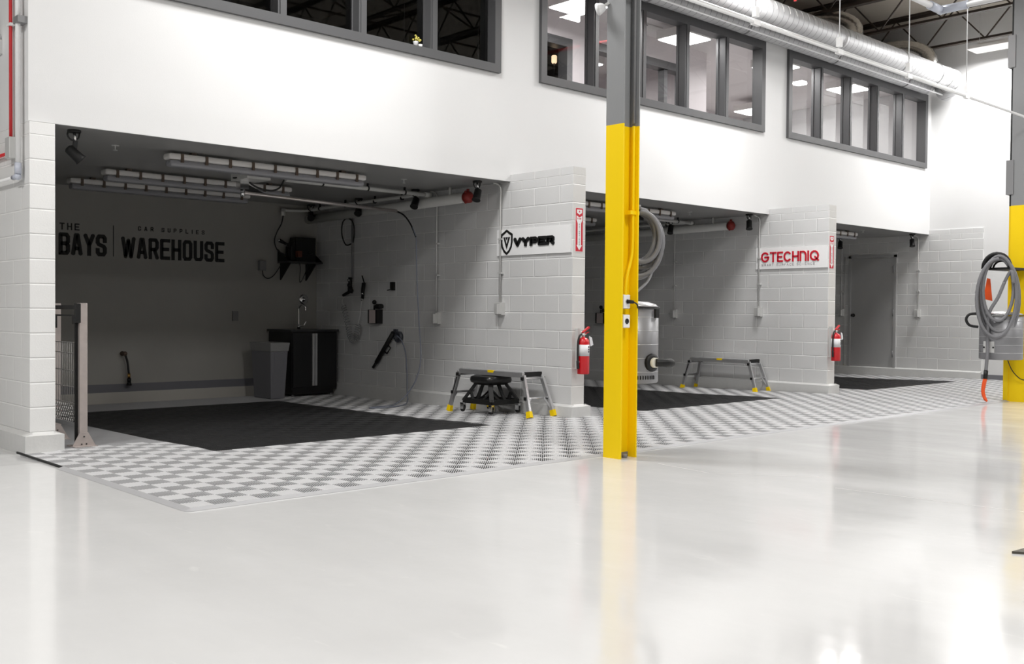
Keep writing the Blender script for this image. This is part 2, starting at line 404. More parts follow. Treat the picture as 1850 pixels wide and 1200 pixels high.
# ------------------------------------------------------------------ structure
b = MB(); ys = [-16, .3, 1.2, 3.5, 9.2]
for i, y in enumerate(ys):
    b.v += [(-12, y, fz(y)), (W3+.2, y, fz(y))]
for i in range(4): b.face([2*i, 2*i+1, 2*i+3, 2*i+2])
for i, y in enumerate(ys): b.v += [(-12, y, -.3), (W3+.2, y, -.3)]
for i in range(4): b.face([10+2*i+2, 10+2*i+3, 10+2*i+1, 10+2*i])
b.face([0, 10, 11, 1]); b.face([8, 9, 19, 18])
struct('floor', b, EPOXY)
def block_wall(name, x, yf, far, side):
    b = MB(); b.box(x, x+TH, yf, YB, -.1, ZS)
    if yf < .5: b.box(x, x+TH, yf, FY-.001, ZS, ZT)
    o = struct(name, b, [side, BLKE])
    for p in o.data.polygons:
        if abs(p.normal.y) > .9: p.material_index = 1
    return o
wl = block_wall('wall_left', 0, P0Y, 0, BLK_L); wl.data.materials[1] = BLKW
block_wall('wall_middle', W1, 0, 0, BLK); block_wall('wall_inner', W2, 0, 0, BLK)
# far wall: drywall with the painted block field that stands a little proud of it
b = MB(); b.box(W3+.02, W3+.2, -16, 9.2, -.1, ZD); struct('wall_right', b, WHITE)
b = MB(); b.box(W3, W3+.02, 0, YB, -.1, ZT); o = struct('wall_right_block', b, BLK)
o.name = 'wall_right_lower'
# side wall above the block on the left of the corner, and the hall's other walls
b = MB(); b.box(0, TH, FY, 9.2, ZS, ZD); b.box(0, TH, YB, 9.2, -.1, ZS); struct('wall_side', b, WHITE)
b = MB(); b.box(-12, 0, 9.0, 9.2, -.1, ZD); struct('wall_rear', b, HALLD)
b = MB(); b.box(-12.2, -12, -16, 9.2, -.1, ZD); struct('wall_west', b, HALLD)
b = MB(); b.box(-12.2, W3+.2, -16.2, -16, -.1, ZD); struct('wall_front', b, HALLD)
# facade over the bays, with three window openings
WX = [(.40, 5.15), (5.80, 10.55), (11.20, 15.95)]; WZ0, WZ1 = 3.925, 5.30; ZF = 5.74
b = MB(); y0, y1 = FY, FY+.13
xs = [TH] + [q for a in WX for q in a] + [W3+.02]
b.box(TH, W3+.02, y0, y1, ZS+.003, WZ0); b.box(TH, W3+.02, y0, y1, WZ1, ZF)
for i in range(0, 8, 2): b.box(xs[i], xs[i+1], y0, y1, WZ0, WZ1)
struct('wall_facade', b, WHITE)
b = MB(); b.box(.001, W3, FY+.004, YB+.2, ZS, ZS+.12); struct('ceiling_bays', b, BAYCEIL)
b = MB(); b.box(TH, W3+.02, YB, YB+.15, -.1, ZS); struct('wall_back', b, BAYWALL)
b = MB(); b.box(-12.2, W3+.2, -16.2, 9.2, ZD, ZD+.15); struct('ceiling', b, DECK)
b = MB(); b.box(0, W3+.02, 9.0, 9.2, 2.6, ZD); struct('wall_attic', b, DECK)
# curbs: chamfered course at the foot of each block wall
def curb(name, x, yf, right=True, left=True, m=BASE, back=YB):
    b = MB(); e = .055
    for sgn, on, xx in ((-1, left, x), (1, right, x+TH)):
        if not on: continue
        y0 = yf-e
        A = [(xx-sgn*.01, y0, -.12), (xx+sgn*e, y0, -.12), (xx+sgn*e, y0, .130), (xx, y0+.03, .154), (xx-sgn*.01, y0+.03, .154)]
        Bk = [(px, back, pz) for px, py, pz in A]
        b.add(A+Bk, [(0, 1, 2, 3, 4), (5, 9, 8, 7, 6), (1, 6, 7, 2), (2, 7, 8, 3), (3, 8, 9, 4)])
    xa = x-(e if left else -.0); xb = x+TH+(e if right else 0)
    b.add([(xa, yf-e, -.12), (xb, yf-e, -.12), (xb, yf-e, .130), (xa, yf-e, .130), (x, yf, .154), (x+TH, yf, .154)],
          [(0, 1, 2, 3), (3, 2, 5, 4)])
    return struct(name, b, m)
curb('baseboard_left', 0, P0Y); curb('baseboard_middle', W1, 0); curb('baseboard_inner', W2, 0)
b = MB(); e = .05
A = [(W3+.01, 0, -.12), (W3-e, 0, -.12), (W3-e, 0, .13), (W3, 0, .154)]
b.add(A+[(p[0], YB, p[2]) for p in A], [(0, 1, 2, 3), (7, 6, 5, 4), (1, 5, 6, 2), (2, 6, 7, 3)]); struct('baseboard_right', b, BASE)
for k, (xa, xb) in enumerate(((TH+.055, W1-.055), (W1+TH+.055, W2-.055), (W2+TH+.055, W3-.05))):
    b = MB(); b.box(xa, xb, YB-.02, YB+.01, -.12, .106); struct('baseboard_back' if k == 0 else 'baseboard_back_'+str(k+1), b, BASEB)
    b = MB(); b.box(xa, xb, YB-.012, YB+.01, .106, .21); struct('trim_%d' % (k+1), b, COVE)
b = MB(); b.box(W3-.0, W3+.022, -16, -.001, 0, .10); struct('trim_4', b, COVE)
# ------------------------------------------------------------------ windows of the upper storey
def window(n, xa, xb):
    f = MB(); yf = FY-.045; yb = FY+.13; w_ = .095
    f.box(xa, xb, yf, yb, WZ0, WZ0+w_); f.box(xa, xb, yf, yb, WZ1-.13, WZ1)
    f.box(xa, xa+w_, yf, yb, WZ0+w_, WZ1-.13); f.box(xb-w_, xb, yf, yb, WZ0+w_, WZ1-.13)
    root = struct('window_%d' % n, f, FRAME); root['label'] = ''
    del root['label']
    pit = (xb-xa-w_)/5
    for k in range(1, 5):
        x = xa+k*pit; q = MB(); q.box(x, x+w_, yf+.012, yb-.002, WZ0+w_, WZ1-.13)
        q.box(x+.02, x+w_-.02, yf, yf+.013, WZ0+w_, WZ1-.13); q.box(x-.012, x+w_+.012, yb-.05, yb-.03, WZ0+w_, WZ1-.13)
        q.build('mullion', FRAME, root)
    g = MB()
    for k in range(5):
        xl, xr, yy_, za, zb_ = xa+w_+k*pit, xa+k*pit+pit, yb-.042, WZ0+w_, WZ1-.13
        g.add([(xl, yy_, za), (xr, yy_, za), (xr, yy_, zb_), (xl, yy_, zb_)], [(0, 1, 2, 3)])
    g.build('pane', GLASS, root)
for i, (xa, xb) in enumerate(WX): window(i+1, xa, xb)
# offices behind the windows
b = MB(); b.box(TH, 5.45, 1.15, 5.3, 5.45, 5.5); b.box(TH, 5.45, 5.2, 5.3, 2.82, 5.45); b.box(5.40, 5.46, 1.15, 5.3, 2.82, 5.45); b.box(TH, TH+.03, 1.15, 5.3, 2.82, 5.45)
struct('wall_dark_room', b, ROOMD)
b = MB(); b.box(5.46, W3, 1.15, 5.3, 5.45, 5.5); struct('ceiling_office', b, ROOMC)
b = MB(); b.box(5.46, W3, 5.2, 5.3, 2.82, 5.45); b.box(5.461, 5.5, 1.15, 5.2, 2.82, 5.45)
struct('wall_office_back', b, ROOMW)
b = MB(); yi = 2.4; ops = [(6.55, 7.74, 5.02), (8.25, 10.42, 5.08)]; xs = [5.5, 6.55, 7.74, 8.25, 10.42, 11.0]
for i in (0, 2, 4): b.box(xs[i], xs[i+1], yi, yi+.12, 2.82, 5.45)
for xa, xb, zt in ops: b.box(xa, xb, yi, yi+.12, zt, 5.45)
b.box(10.9, 11.0, yi+.12, 5.2, 2.82, 5.45)
struct('wall_office_inner', b, ROOMW)
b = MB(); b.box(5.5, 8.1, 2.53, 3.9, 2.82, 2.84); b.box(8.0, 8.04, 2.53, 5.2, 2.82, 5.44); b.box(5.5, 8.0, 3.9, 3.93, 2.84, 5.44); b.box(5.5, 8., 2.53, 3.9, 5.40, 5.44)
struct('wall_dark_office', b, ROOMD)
for i, (xa, xb, zt) in enumerate(ops):
    f = MB(); f.box(xa-.05, xb+.05, yi-.03, yi+.15, zt-.07, zt+.05); f.box(xa-.05, xa+.06, yi-.03, yi+.15, 2.83, zt-.07); f.box(xb-.06, xb+.05, yi-.03, yi+.15, 2.83, zt-.07)
    if i: f.box(9.25, 9.36, yi-.02, yi+.14, 2.83, zt-.07); f.box(9.9, 9.98, yi, yi+.12, 2.83, zt-.07)
    struct('trim_%d' % (5+i), f, FRAME)
gp = 'square pendant lights in the offices upstairs'
offs = [(7.06, 1.57, 'square white pendant light in the office, seen through the second window beside the column'),
        (9.33, 1.57, 'square white pendant light near the middle of the second office window'),
        (11.75, 1.57, 'square white pendant light in the gap between the second and third office windows'),
        (14.08, 1.57, 'square white pendant light in the middle of the farthest office window'),
        (9.33, 3.7, 'square white pendant light in the room behind the inner office partition'),
        (11.9, 3.9, 'square white pendant light deep in the far office, nearer the partition'),
        (14.6, 3.9, 'square white pendant light deep in the far office, near its end wall')]
for i, (x, y, lab) in enumerate(offs):
    t = thing('pendant_light', lab, 'ceiling light', (x, y, 5.2), gp)
    q = MB(); q.box(x-.29, x+.29, y-.29, y+.29, 5.21, 5.33); q.build('housing', HOUS, t)
    q = MB(); q.box(x-.27, x+.27, y-.27, y+.27, 5.195, 5.209); q.build('diffuser', GLOW, t)
    q = MB(); q.cyl((x, y, 5.33), (x, y, 5.45), .008, n=6); q.build('stem', HOUS, t)
    L = bpy.data.lights.new('office_lamp', 'AREA'); L.energy = OFFICE_W; L.size = .5; L.color = (1, .97, .96)
    lo = bpy.data.objects.new('office_lamp', L); C.objects.link(lo); lo.location = (0, 0, -.012); lo.parent = t
# ceiling vent grille in office + amber wall lamp in dark office
t = thing('ceiling_vent', 'dark slotted air grille in the office ceiling beyond the second window', 'vent', (9.0, 2.05, 5.43))
q = MB(); q.box(8.75, 9.3, 1.95, 2.2, 5.43, 5.449); q.build('grille_frame', HOUS, t)
q = MB(); q.box(8.78, 8.98, 1.97, 2.18, 5.425, 5.431); q.build('grille', BLACK, t)
t = thing('wall_lamp', 'small glowing amber wall lamp in the dark doorway upstairs', 'lamp', (7.80, 2.75, 4.70))
q = MB(); q.lathe([(.03, 0), (.04, .015), (.04, .10), (.03, .115)], (7.80, 2.75, 4.80), n=16); q.build('shade', AMBER, t)
q = MB(); q.cyl((7.80, 2.75, 4.63), (7.80, 2.75, 4.80), .012, n=8); q.bar((7.80, 2.75, 4.65), (8.0, 2.75, 4.65), .02, .02); q.build('bracket', BLACK, t)
# small potted plant on the sill of the first window
t = thing('potted_plant', 'tiny potted plant with yellow flowers on the sill of the dark window', 'plant', (4.0, 1.06, 4.02))
q = MB(); q.lathe([(.02, 0), (.03, .06), (.032, .065)], (3.98, 1.06, 4.02), n=12); q.lathe([(.018, 0), (.026, .05)], (4.05, 1.07, 4.02), n=12); q.build('pot', CONDW, t)
q = MB()
for k in range(14):
    a = random.random()*6.3; r = .01+.03*random.random(); q.sphere((4.0+r*1.5*math.cos(a), 1.06+r*math.sin(a)*.7, 4.10+.05*random.random()), .011, 8)
q.build('flowers', mat('yellow_flower', (.55, .48, .10), .6), t)
# ------------------------------------------------------------------ floor mat of ribbed tiles
SQ, MX0, MY0 = .1515, -.11, -2.165
def rib_polys(kind, pitch=SQ*1.41421356/14, frac=.44):
    """ribs of one square: strips running at 45 or 135 degrees, clipped to the square"""
    out = []; s = SQ; n = 14
    for k in range(n):
        c0 = -s/1.41421356 + k*pitch + pitch*(1-frac)/2; c1 = c0 + pitch*frac
        # strip between lines (-x+y)/sqrt2 = c in a square centred on 0
        def clip(poly, a, b_, c, keep):
            res = []
            for i in range(len(poly)):
                p, q = poly[i], poly[(i+1) % len(poly)]
                dp = (a*p[0]+b_*p[1]-c)*keep; dq = (a*q[0]+b_*q[1]-c)*keep
                if dp >= 0: res.append(p)
                if dp*dq < 0:
                    t = dp/(dp-dq); res.append((p[0]+(q[0]-p[0])*t, p[1]+(q[1]-p[1])*t))
            return res
        h = s/2; poly = [(-h, -h), (h, -h), (h, h), (-h, h)]
        i2 = .70710678
        poly = clip(poly, -i2, i2, c0, 1)
        if poly: poly = clip(poly, -i2, i2, c1, -1)
        if len(poly) >= 3: out.append(poly if kind == 0 else [(-x, y) for x, y in poly][::-1])
    return out
RIB = [rib_polys(0), rib_polys(1)]
def rib_field(mb, cells, m=0, hgt=.0165, cham=.0016):
    for i, j, k in cells:
        cx, cy = MX0+(i+.5)*SQ, MY0+(j+.5)*SQ
        for poly in RIB[k]:
            n = len(poly); o = len(mb.v)
            gx = sum(p[0] for p in poly)/n; gy = sum(p[1] for p in poly)/n
            for z in (.0128, hgt): mb.v += [(cx+x, cy+y, fz(cy+y)+z) for x, y in poly]
            mb.face([o+n+q for q in range(n)], m)
            for q in range(n): mb.face([o+q, o+(q+1) % n, o+n+(q+1) % n, o+n+q], m)
NI = int((W3-.05-MX0)/SQ); BL = [(8, 28), (44, 63), (79, 100)]
def zone(i, j):
    x = MX0+(i+.5)*SQ; y = MY0+(j+.5)*SQ
    if y > YB-.1: return None
    for wx, yf in ((0, P0Y), (W1, 0), (W2, 0)):
        if wx-.055 < x < wx+TH+.055 and y > yf-.055: return None
    if x > W3-.05 and y > -.0: return None
    if x < 0 and y > P0Y: return None
    for a, c in BL:
        if a <= i < c and 14 <= j < 42: return 'b'
    return 'l'
def webs(mb, cells, m=0):
    xs_ = {}
    for i, j, k in cells:
        cx, cy = MX0+i*SQ, MY0+j*SQ; z = fz(cy+SQ/2)
        mb.box(cx, cx+SQ, cy-.001, cy+.001, z+.002, z+.0128); mb.box(cx-.001, cx+.001, cy, cy+SQ, z+.002, z+.0128)
lt = ([], []); bk = []; lp = []
for i in range(NI):
    for j in range(49):
        z = zone(i, j)
        if z == 'l' and i < 29 and (j >= 42 or (i < 8 and j >= 21)): lp.append((i, j, 1))
        elif z == 'l': lt[(i+j) % 2].append((i, j, 1-(i+j) % 2))
        elif z == 'b': bk.append((i, j, (i+j) % 2))
t = thing('floor_mat', 'interlocking ribbed grey tile flooring spread through the bays, with black squares inside', 'floor mat', (3, -1, 0))
q = MB(); rib_field(q, lt[0]); webs(q, lt[0]+lt[1]); q.build('pale_squares', TILE, t)
q = MB(); rib_field(q, lp); q.build('plain_strip', TILE_SHADE, t)['label'] = 'plain tile strip inside the nearest bay, bay shade painted into its grey'
q = MB(); rib_field(q, lt[1]); q.build('shaded_squares', TILE_SHADE, t)['label'] = 'tile squares whose ribs run the other way, darkened to stand for rib shade'
for a, c in BL:
    q = MB(); rib_field(q, [p for p in bk if a <= p[0] < c]); q.build('black_field', TILEB, t)['label'] = 'black tile field'
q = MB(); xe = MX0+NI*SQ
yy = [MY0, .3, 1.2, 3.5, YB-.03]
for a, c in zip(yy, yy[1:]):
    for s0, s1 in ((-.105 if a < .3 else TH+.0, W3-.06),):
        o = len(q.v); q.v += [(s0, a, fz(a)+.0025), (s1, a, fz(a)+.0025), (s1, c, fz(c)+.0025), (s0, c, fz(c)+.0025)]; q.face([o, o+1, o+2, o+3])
q.build('hollow_shade_sheet', HOLLOW_SHADE, t)
# ramped edging, corner rounded
q = MB(); e = .045
q.add([(MX0, MY0, .0165), (xe, MY0, .0165), (xe, MY0-e, .001), (MX0, MY0-e, .001), (MX0, MY0, 0), (xe, MY0, 0)], [(0, 3, 2, 1), (0, 1, 5, 4)])
q.add([(MX0, MY0, .0165), (MX0, -.09, .0165), (MX0-e, -.09, .001), (MX0-e, MY0, .001)], [(0, 1, 2, 3)])
vs = [(MX0, MY0, .0165)] + [(MX0-e*math.cos(a*PI/12), MY0-e*math.sin(a*PI/12), .001) for a in range(7)]
q.add(vs, [(0, i, i+1) for i in range(1, 7)])
q.build('ramp_edging', mat('edging_grey', (.40, .40, .41), .45), t)
q = MB(); q.box(MX0-.012, MX0, -.09, .93, .001, .0165); q.build('raw_edge', BLACK, t)
# ------------------------------------------------------------------ hall lights
glab = 'rectangular lights of the hall'
n = 0
for ix, x in enumerate(HALL_X):
    for iy, y in enumerate(HALL_Y):
        lab = ('bright rectangular hall light hanging by the far white wall at upper right' if (ix == 4 and iy == 0) else 'bright rectangular light hanging from the hall roof, outside the picture')
        t = thing('hall_light', lab, 'ceiling light', (x, y, HALL_Z), None if (ix == 4 and iy == 0) else glab)
        q = MB(); q.box(x-.22, x+.22, y-.64, y+.64, HALL_Z+.02, HALL_Z+.07); q.box(x-.1, x+.1, y-.5, y+.5, HALL_Z+.07, HALL_Z+.12); q.build('housing', HOUS, t)
        q = MB()
        for dy in (-.5, .5): q.cyl((x, y+dy, HALL_Z+.12), (x, y+dy, ZD-.002), .004, n=5)
        q.build('suspension_wire', CONDG, t)
        L = bpy.data.lights.new('hall_lamp', 'AREA'); L.shape = 'RECTANGLE'; L.size = .42; L.size_y = 1.26; L.energy = HALL_W*ROW_K[iy]; L.color = (1, .992, .98)
        lo = bpy.data.objects.new('hall_lamp', L); C.objects.link(lo); lo.location = (0, 0, .008); lo.parent = t
# ------------------------------------------------------------------ roof joists
gj = 'open web joists under the roof'
jx = [15.6, 13.9, 12.2, 10.5, 8.8, 7.1, 5.4, 3.7, 2.0, .3]
for k, x in enumerate(jx):
    z0, z1 = 6.05, ZD-.02
    nm = ['nearest the far wall', 'second from the far wall', 'third from the far wall', 'fourth from the far wall'][k] if k < 4 else 'over the hall out of the picture'
    t = thing('roof_joist', 'bronze open web steel roof joist, '+nm, 'roof joist', (x, -4, z0), gj)
    q = MB(); q.box(x-.05, x+.05, -15.9, 8.9, z0, z0+.012); q.box(x-.012, x-.006, -15.9, 8.9, z0, z0+.05); q.box(x+.006, x+.012, -15.9, 8.9, z0, z0+.05); q.build('bottom_chord', JOIST, t)
    q = MB(); q.box(x-.05, x+.05, -15.9, 8.9, z1-.02, z1+.02); q.box(x-.012, x+.012, -15.9, 8.9, z1-.07, z1-.02); q.build('top_chord', JOIST, t)
    q = MB(); y = -15.6; up = True
    while y < 8.6:
        q.bar((x, y, z0+.02 if up else z1-.04), (x, y+.55, z1-.04 if up else z0+.02), .022, .022); y += .55; up = not up
    q.build('web', JOIST, t)
for yb_, lab in ((-1.5, 'long steel bridging bar crossing the joists near the duct'), (-4.4, 'long steel bridging bar crossing the joists over the hall')):
    q = MB(); q.bar((-.5, yb_, 6.07), (W3, yb_, 6.07), .03, .03); q.bar((-.5, yb_, 6.65), (W3, yb_, 6.65), .03, .03)
    for k in range(len(jx)-1):
        q.bar((jx[k], yb_, 6.07), (jx[k+1], yb_, 6.65), .025, .025); q.bar((jx[k], yb_, 6.65), (jx[k+1], yb_, 6.07), .025, .025)
    tag(q.build('joist_bridging', mat('primer_brown', (.12, .08, .055), .6)), lab, 'bracing')
# ------------------------------------------------------------------ ducts and pipes over the facade
t = thing('spiral_duct', 'large galvanised spiral duct running above the office windows', 'duct', (8, .40, 5.25))
q = MB(); dz = 5.43; q.cyl((.6, .40, dz), (15.35, .40, dz), .185, n=32); q.build('duct_run', SPIRAL, t)
q = MB(); q.tube(spl([(15.30, .40, dz), (15.5, .40, dz), (15.72, .44, dz-.02), (15.86, .55, dz-.07), (15.92, .70, dz-.13)], 5), .186, 28); q.build('elbow', SPIRAL, t)
q = MB()
for x in (3.1, 6.1, 9.2, 11.6, 13.6, 14.9, 15.3, 15.6): q.lathe([(.19, 0), (.197, .006), (.197, .022), (.19, .028)], (x, .40, dz), (1, 0, 0), 32)
q.build('seam_ring', ALU, t)
q = MB()
for x in [1.5+.17*k for k in range(62)] : q.tube([(x, .40+.188*math.cos(a), dz+.188*math.sin(a)) for a in [PI*(1.0+.0)-PI*.01*0-j*.13 for j in range(0, 7)]], .0035, 4)
q.build('louvre_rib', CONDG, t)
t = thing('lower_duct', 'smaller silver duct tight against the wall just above the window heads', 'duct', (8, .87, 5.24))
q = MB(); q.cyl((.6, .855, 5.375), (15.55, .855, 5.375), .128, n=28); q.lathe([(.128, 0), (.122, .12), (.09, .2), (.02, .235)], (15.55, .855, 5.375), (1, 0, 0), 28); q.build('duct_run', SPIRAL, t)
q = MB()
for x in (2.2, 4.8, 7.6, 9.8, 12.3, 14.7): q.lathe([(.13, 0), (.137, .006), (.137, .03), (.13, .036)], (x, .855, 5.375), (1, 0, 0), 28)
q.build('seam_ring', STEELGREY, t)
for k, (x, lab) in enumerate(((12.35, 'crinkled foil flexible duct bending over the big duct, left one'), (15.0, 'crinkled foil flexible duct bending over the big duct, by the far wall'))):
    q = MB(); P = spl([(x, .55, 5.58), (x+.05, .6, 5.80), (x+.02, .95, 5.98), (x-.15, 1.5, 5.98), (x-.5, 2.3, 5.95), (x-.9, 3.5, 6.0)], 9)
    q.tube(P, [.15+.008*(i % 2) for i in range(len(P))], 22); tag(q.build('flex_duct', FOIL), lab, 'duct', 'foil flexible ducts above the facade')
# conduits along the duct
for (y, z, r, mm, lab) in ((.62, 5.22, .014, CONDW, 'thin white conduit strapped along the underside of the big duct'), (.20, 5.17, .011, CONDG, 'thin grey cable conduit hanging under the big duct'),):
    q = MB(); q.cyl((.6, y, z), (15.9, y, z), r, n=8)
    for x in (2, 4.5, 7, 9.5, 12, 14.5): q.cyl((x, y, z), (x, .4 if y < .5 else .55, 5.27), .004, n=5)
    tag(q.build('conduit', mm), lab, 'conduit')
# suspended white supply pipe with drops
t = thing('suspended_pipe', 'thin white pipe hung on rods across the front of the windows', 'pipe', (7, -2.5, 3.79))
q = MB(); q.cyl((-8, -2.5, 3.79), (16.1, -2.5, 3.79), .0165, n=12); q.build('pipe_run', CONDW, t)
for x in (-.80, .67, 2.15, 3.62, 5.085, 6.55, 8.03, 9.50, ):
    if abs(x-3.62) < .01: continue
    r = MB(); r.cyl((x, -2.5, 3.90), (x, -2.5, ZD), .005, n=6); ro = r.build('hanger_rod', CONDW, t)
    r = MB(); r.box(x-.026, x+.026, -2.522, -2.478, 3.84, 3.93); r.box(x-.05, x+.05, -2.52, -2.48, 3.765, 3.815); r.build('clamp', SIGNW, ro)
# pvc pipe with fittings high on the right
t = thing('pvc_pipe', 'white plastic pipe with a blue-grey elbow fitting, top right by the roof', 'pipe', (8.5, -2.6, 4.6))
q = MB(); q.cyl((7.2, -2.6, 4.6), (8.5, -2.6, 4.6), .035, n=16); q.cyl((8.57, -2.68, 4.6), (8.57, -4.6, 4.6), .035, n=16); q.build('pipe_run', PVC, t)
q = MB(); q.cyl((8.3, -2.6, 4.6), (8.58, -2.6, 4.6), .047, n=16); q.cyl((8.57, -2.58, 4.6), (8.57, -2.9, 4.6), .047, n=16); q.sphere((8.57, -2.6, 4.6), .052); q.build('elbow_fitting', PVCF, t)
q = MB(); q.cyl((7.3, -2.6, 4.6), (7.3, -2.6, ZD), .004, n=5); q.cyl((8.57, -4.3, 4.6), (8.57, -4.3, ZD), .004, n=5); q.build('hanger_rod', CONDW, t)
t = thing('sprinkler_main', 'red grooved coupling on a fire sprinkler pipe, top edge above the big duct', 'pipe', (9.3, -.3, 5.33))
q = MB(); q.cyl((9.28, -.3, 5.42), (9.28, -3.0, 5.55), .03, n=14); q.build('pipe_run', REDP, t)
q = MB(); q.lathe([(.03, 0), (.055, .005), (.055, .05), (.03, .055)], (9.28, -.30, 5.39), (0, 0, 1), 18); q.box(9.2, 9.36, -.325, -.275, 5.385, 5.43); q.cyl((9.28, -.3, 5.35), (9.28, -.3, 5.39), .02, n=10); q.build('coupling', REDP, t)
# ------------------------------------------------------------------ steel columns
def column(name, x, y0, y1, d, lab):
    t = thing(name, lab, 'column', (x+d/2, (y0+y1)/2, 0))
    q = MB(); yc = (y0+y1)/2; H = ZD
    q.box(x, x+.013, y0, y1, 0, H); q.box(x+d-.013, x+d, y0, y1, 0, H); q.box(x+.013, x+d-.013, yc-.005, yc+.005, 0, H)
    q.build('steel_beam', COLP, t)
    return t
c1 = column('steel_column', 3.388, -2.423, -2.239, .200, 'yellow and grey steel column standing nearest, in front of the middle bay')
q = MB(); q.cyl((3.56, -2.385, 2.70), (3.56, -2.385, ZD), .013, n=10); q.build('conduit_upper', STEELGREY, c1)
q = MB(); q.tube(spl([(3.56, -2.385, 2.678), (3.56, -2.385, 2.0), (3.56, -2.385, 1.75), (3.545, -2.385, 1.62), (3.495, -2.385, 1.48), (3.475, -2.385, 1.38), (3.475, -2.385, 1.31)], 5), .013, 10); q.build('conduit_lower', YELLOW, c1)
q = MB(); q.box(3.505, 3.615, -2.405, -2.36, 1.965, 1.995); q.build('conduit_strap', YELLOW, c1)
q = MB(); q.box(3.402, 3.575, -2.34, -2.333, 0, .04); q.cyl((3.49, -2.38, .0), (3.49, -2.38, .03), .02, n=8); q.build('anchor_bolt', STEELGREY, c1)
for z0, z1, lab in ((1.205, 1.318, 'white outlet box on the nearest yellow column, upper one with a black plug'), (1.05, 1.158, 'white outlet box on the nearest yellow column, lower one with a round socket')):
    t = thing('column_outlet', lab, 'electrical outlet', (3.475, -2.37, z0), 'outlet boxes on the nearest column')
    q = MB(); q.box(3.430, 3.520, -2.395, -2.336, z0, z1); q.build('back_box', CONDG, t, bevel=.004)
    q = MB(); q.box(3.436, 3.514, -2.401, -2.395, z0+.004, z1-.004); q.build('cover_plate', SIGNW, t, bevel=.002)
    q = MB(); zc = (z0+z1)/2; q.lathe([(.022, 0), (.022, .004), (.015, .004), (.015, .002), (.004, .002)], (3.478, -2.401, zc), (0, -1, 0), 16); q.build('socket', BLACK if z0 < 1.1 else CONDG, t)
t = thing('power_cord', 'black power cord plugged into the nearest column and hanging to the floor', 'cord', (3.6, -2.3, 0))
q = MB(); q.cyl((3.48, -2.402, 1.263), (3.50, -2.45, 1.258), .017, .013, 12); q.build('plug', BLACK, t)
q = MB(); q.tube(spl([(3.50, -2.45, 1.258), (3.56, -2.44, 1.235), (3.61, -2.40, 1.17), (3.63, -2.37, 1.0), (3.635, -2.35, .7), (3.635, -2.33, .4), (3.63, -2.31, .15), (3.60, -2.22, .03), (3.50, -2.17, .027)], 6), .0065, 8); q.build('cable', RUBBER, t)
c2 = column('steel_column', 11.71, -2.42, -2.185, .235, 'yellow and grey steel column at the right edge, hung with a hose and canister')
q = MB(); q.box(11.80, 11.84, -2.196, -2.128, 2.68, ZD); q.build('recess_shade_strip', BLACK, c2); q = MB(); q.box(11.80, 11.84, -2.196, -2.128, .64, 2.68); q.build('side_channel', YELLOW, c2)  # black upper strip stands for the shaded web recess, not a separate part
q = MB(); q.box(11.695, 11.86, -2.19, -2.125, 0, .64); q.build('guard_plate', YELLOW, c2)
for z0, z1 in ((4.56, 5.0), (2.83, 3.3)):
    q = MB(); q.box(11.695, 11.85, -2.215, -2.118, z0, z1); q.build('clamp_plate', STEELGREY, c2)
# vacuum canisters
def canister(x, y, z0, z1, r, lab, face):
    t = thing('vacuum_canister', lab, 'vacuum unit', (x, y, z0), 'grey wall vacuum canisters')
    H = z1-z0; prof = [(r*.95, 0), (r, .01)]
    prof += [(r, H*.9)]
    q = MB(); q.lathe(prof, (x, y, z0), n=40); q.build('body', CANI, t)
    for k in range(5):
        z = H*.14+k*H*.165; q = MB(); q.lathe([(r, z-.002), (r*1.008, z-.0015), (r*1.008, z+.0015), (r, z+.002)], (x, y, z0), n=40); q.build('band', CANL, t)
    q = MB(); q.lathe([(r*1.01, H*.908), (r*1.04, H*.912), (r*1.04, H*.922), (r, H*.928)], (x, y, z0), n=40); q.build('rim', BLACK, t)
    q = MB(); q.lathe([(r*1.0, H*.92), (r*.9, H*.955), (r*.6, H*.985), (.001, H)], (x, y, z0), n=40); q.build('lid', CANL, t)
    return t
cx, cy, rr = 3.84, -2.145, .224
t = canister(cx, cy, .585, 1.275, rr, 'tall grey vacuum canister behind the nearest yellow column', 0)
def dirp(cx, cy, ang, r): return (cx+r*math.cos(math.radians(ang)), cy+r*math.sin(math.radians(ang)))
a = -92
px, py = dirp(cx, cy, a, rr*1.01); dx, dy = math.cos(math.radians(a)), math.sin(math.radians(a))
q = MB(); q.lathe([(.075, -.01), (.075, .012), (.05, .02)], (px, py, .76), (dx, dy, 0), 24); q.build('inlet_flange', BLACK, t)
q = MB(); q.lathe([(.042, 0), (.042, .05)], (px, py, .76), (dx, dy, .0), 20); q.build('inlet_collar', mat('cream_collar', (.75, .72, .62), .4), t)
q = MB(); q.tube(spl([(px+dx*.04, py+dy*.04, .76), (px+.06, py-.09, .76), (px+.11, py-.095, .758), (px+.155, py-.09, .755)], 4), [.033, .033, .033, .033, .034, .036, .036, .037, .037, .037, .034, .034, .03], 14); q.build('hose_cuff', BLACK, t)
q = MB()
lx, ly = dirp(cx, cy, -80, rr*1.05); q.box(lx-.022, lx+.022, ly-.012, ly+.012, 1.13, 1.205); q.build('latch', BLACK, t)
q = MB()
for k in range(12):
    vx, vy = dirp(cx, cy, -150+k*6, rr*1.003); q.box(vx-.004, vx+.004, vy-.004, vy+.004, .62, .65)
q.build('vent_slot', BLACK, t)
cx2, cy2, rr2 = 11.405, -2.205, .272
t = canister(cx2, cy2, .585, 1.235, rr2, 'grey vacuum canister with a handle on the right-hand column', 0)
q = MB(); q.tube(spl([(11.27, -1.97, 1.2), (11.22, -1.86, 1.19), (11.2, -1.82, 1.12), (11.22, -1.86, 1.04), (11.28, -1.95, 1.02)], 5), .018, 12); q.build('handle', RUBBER, t)
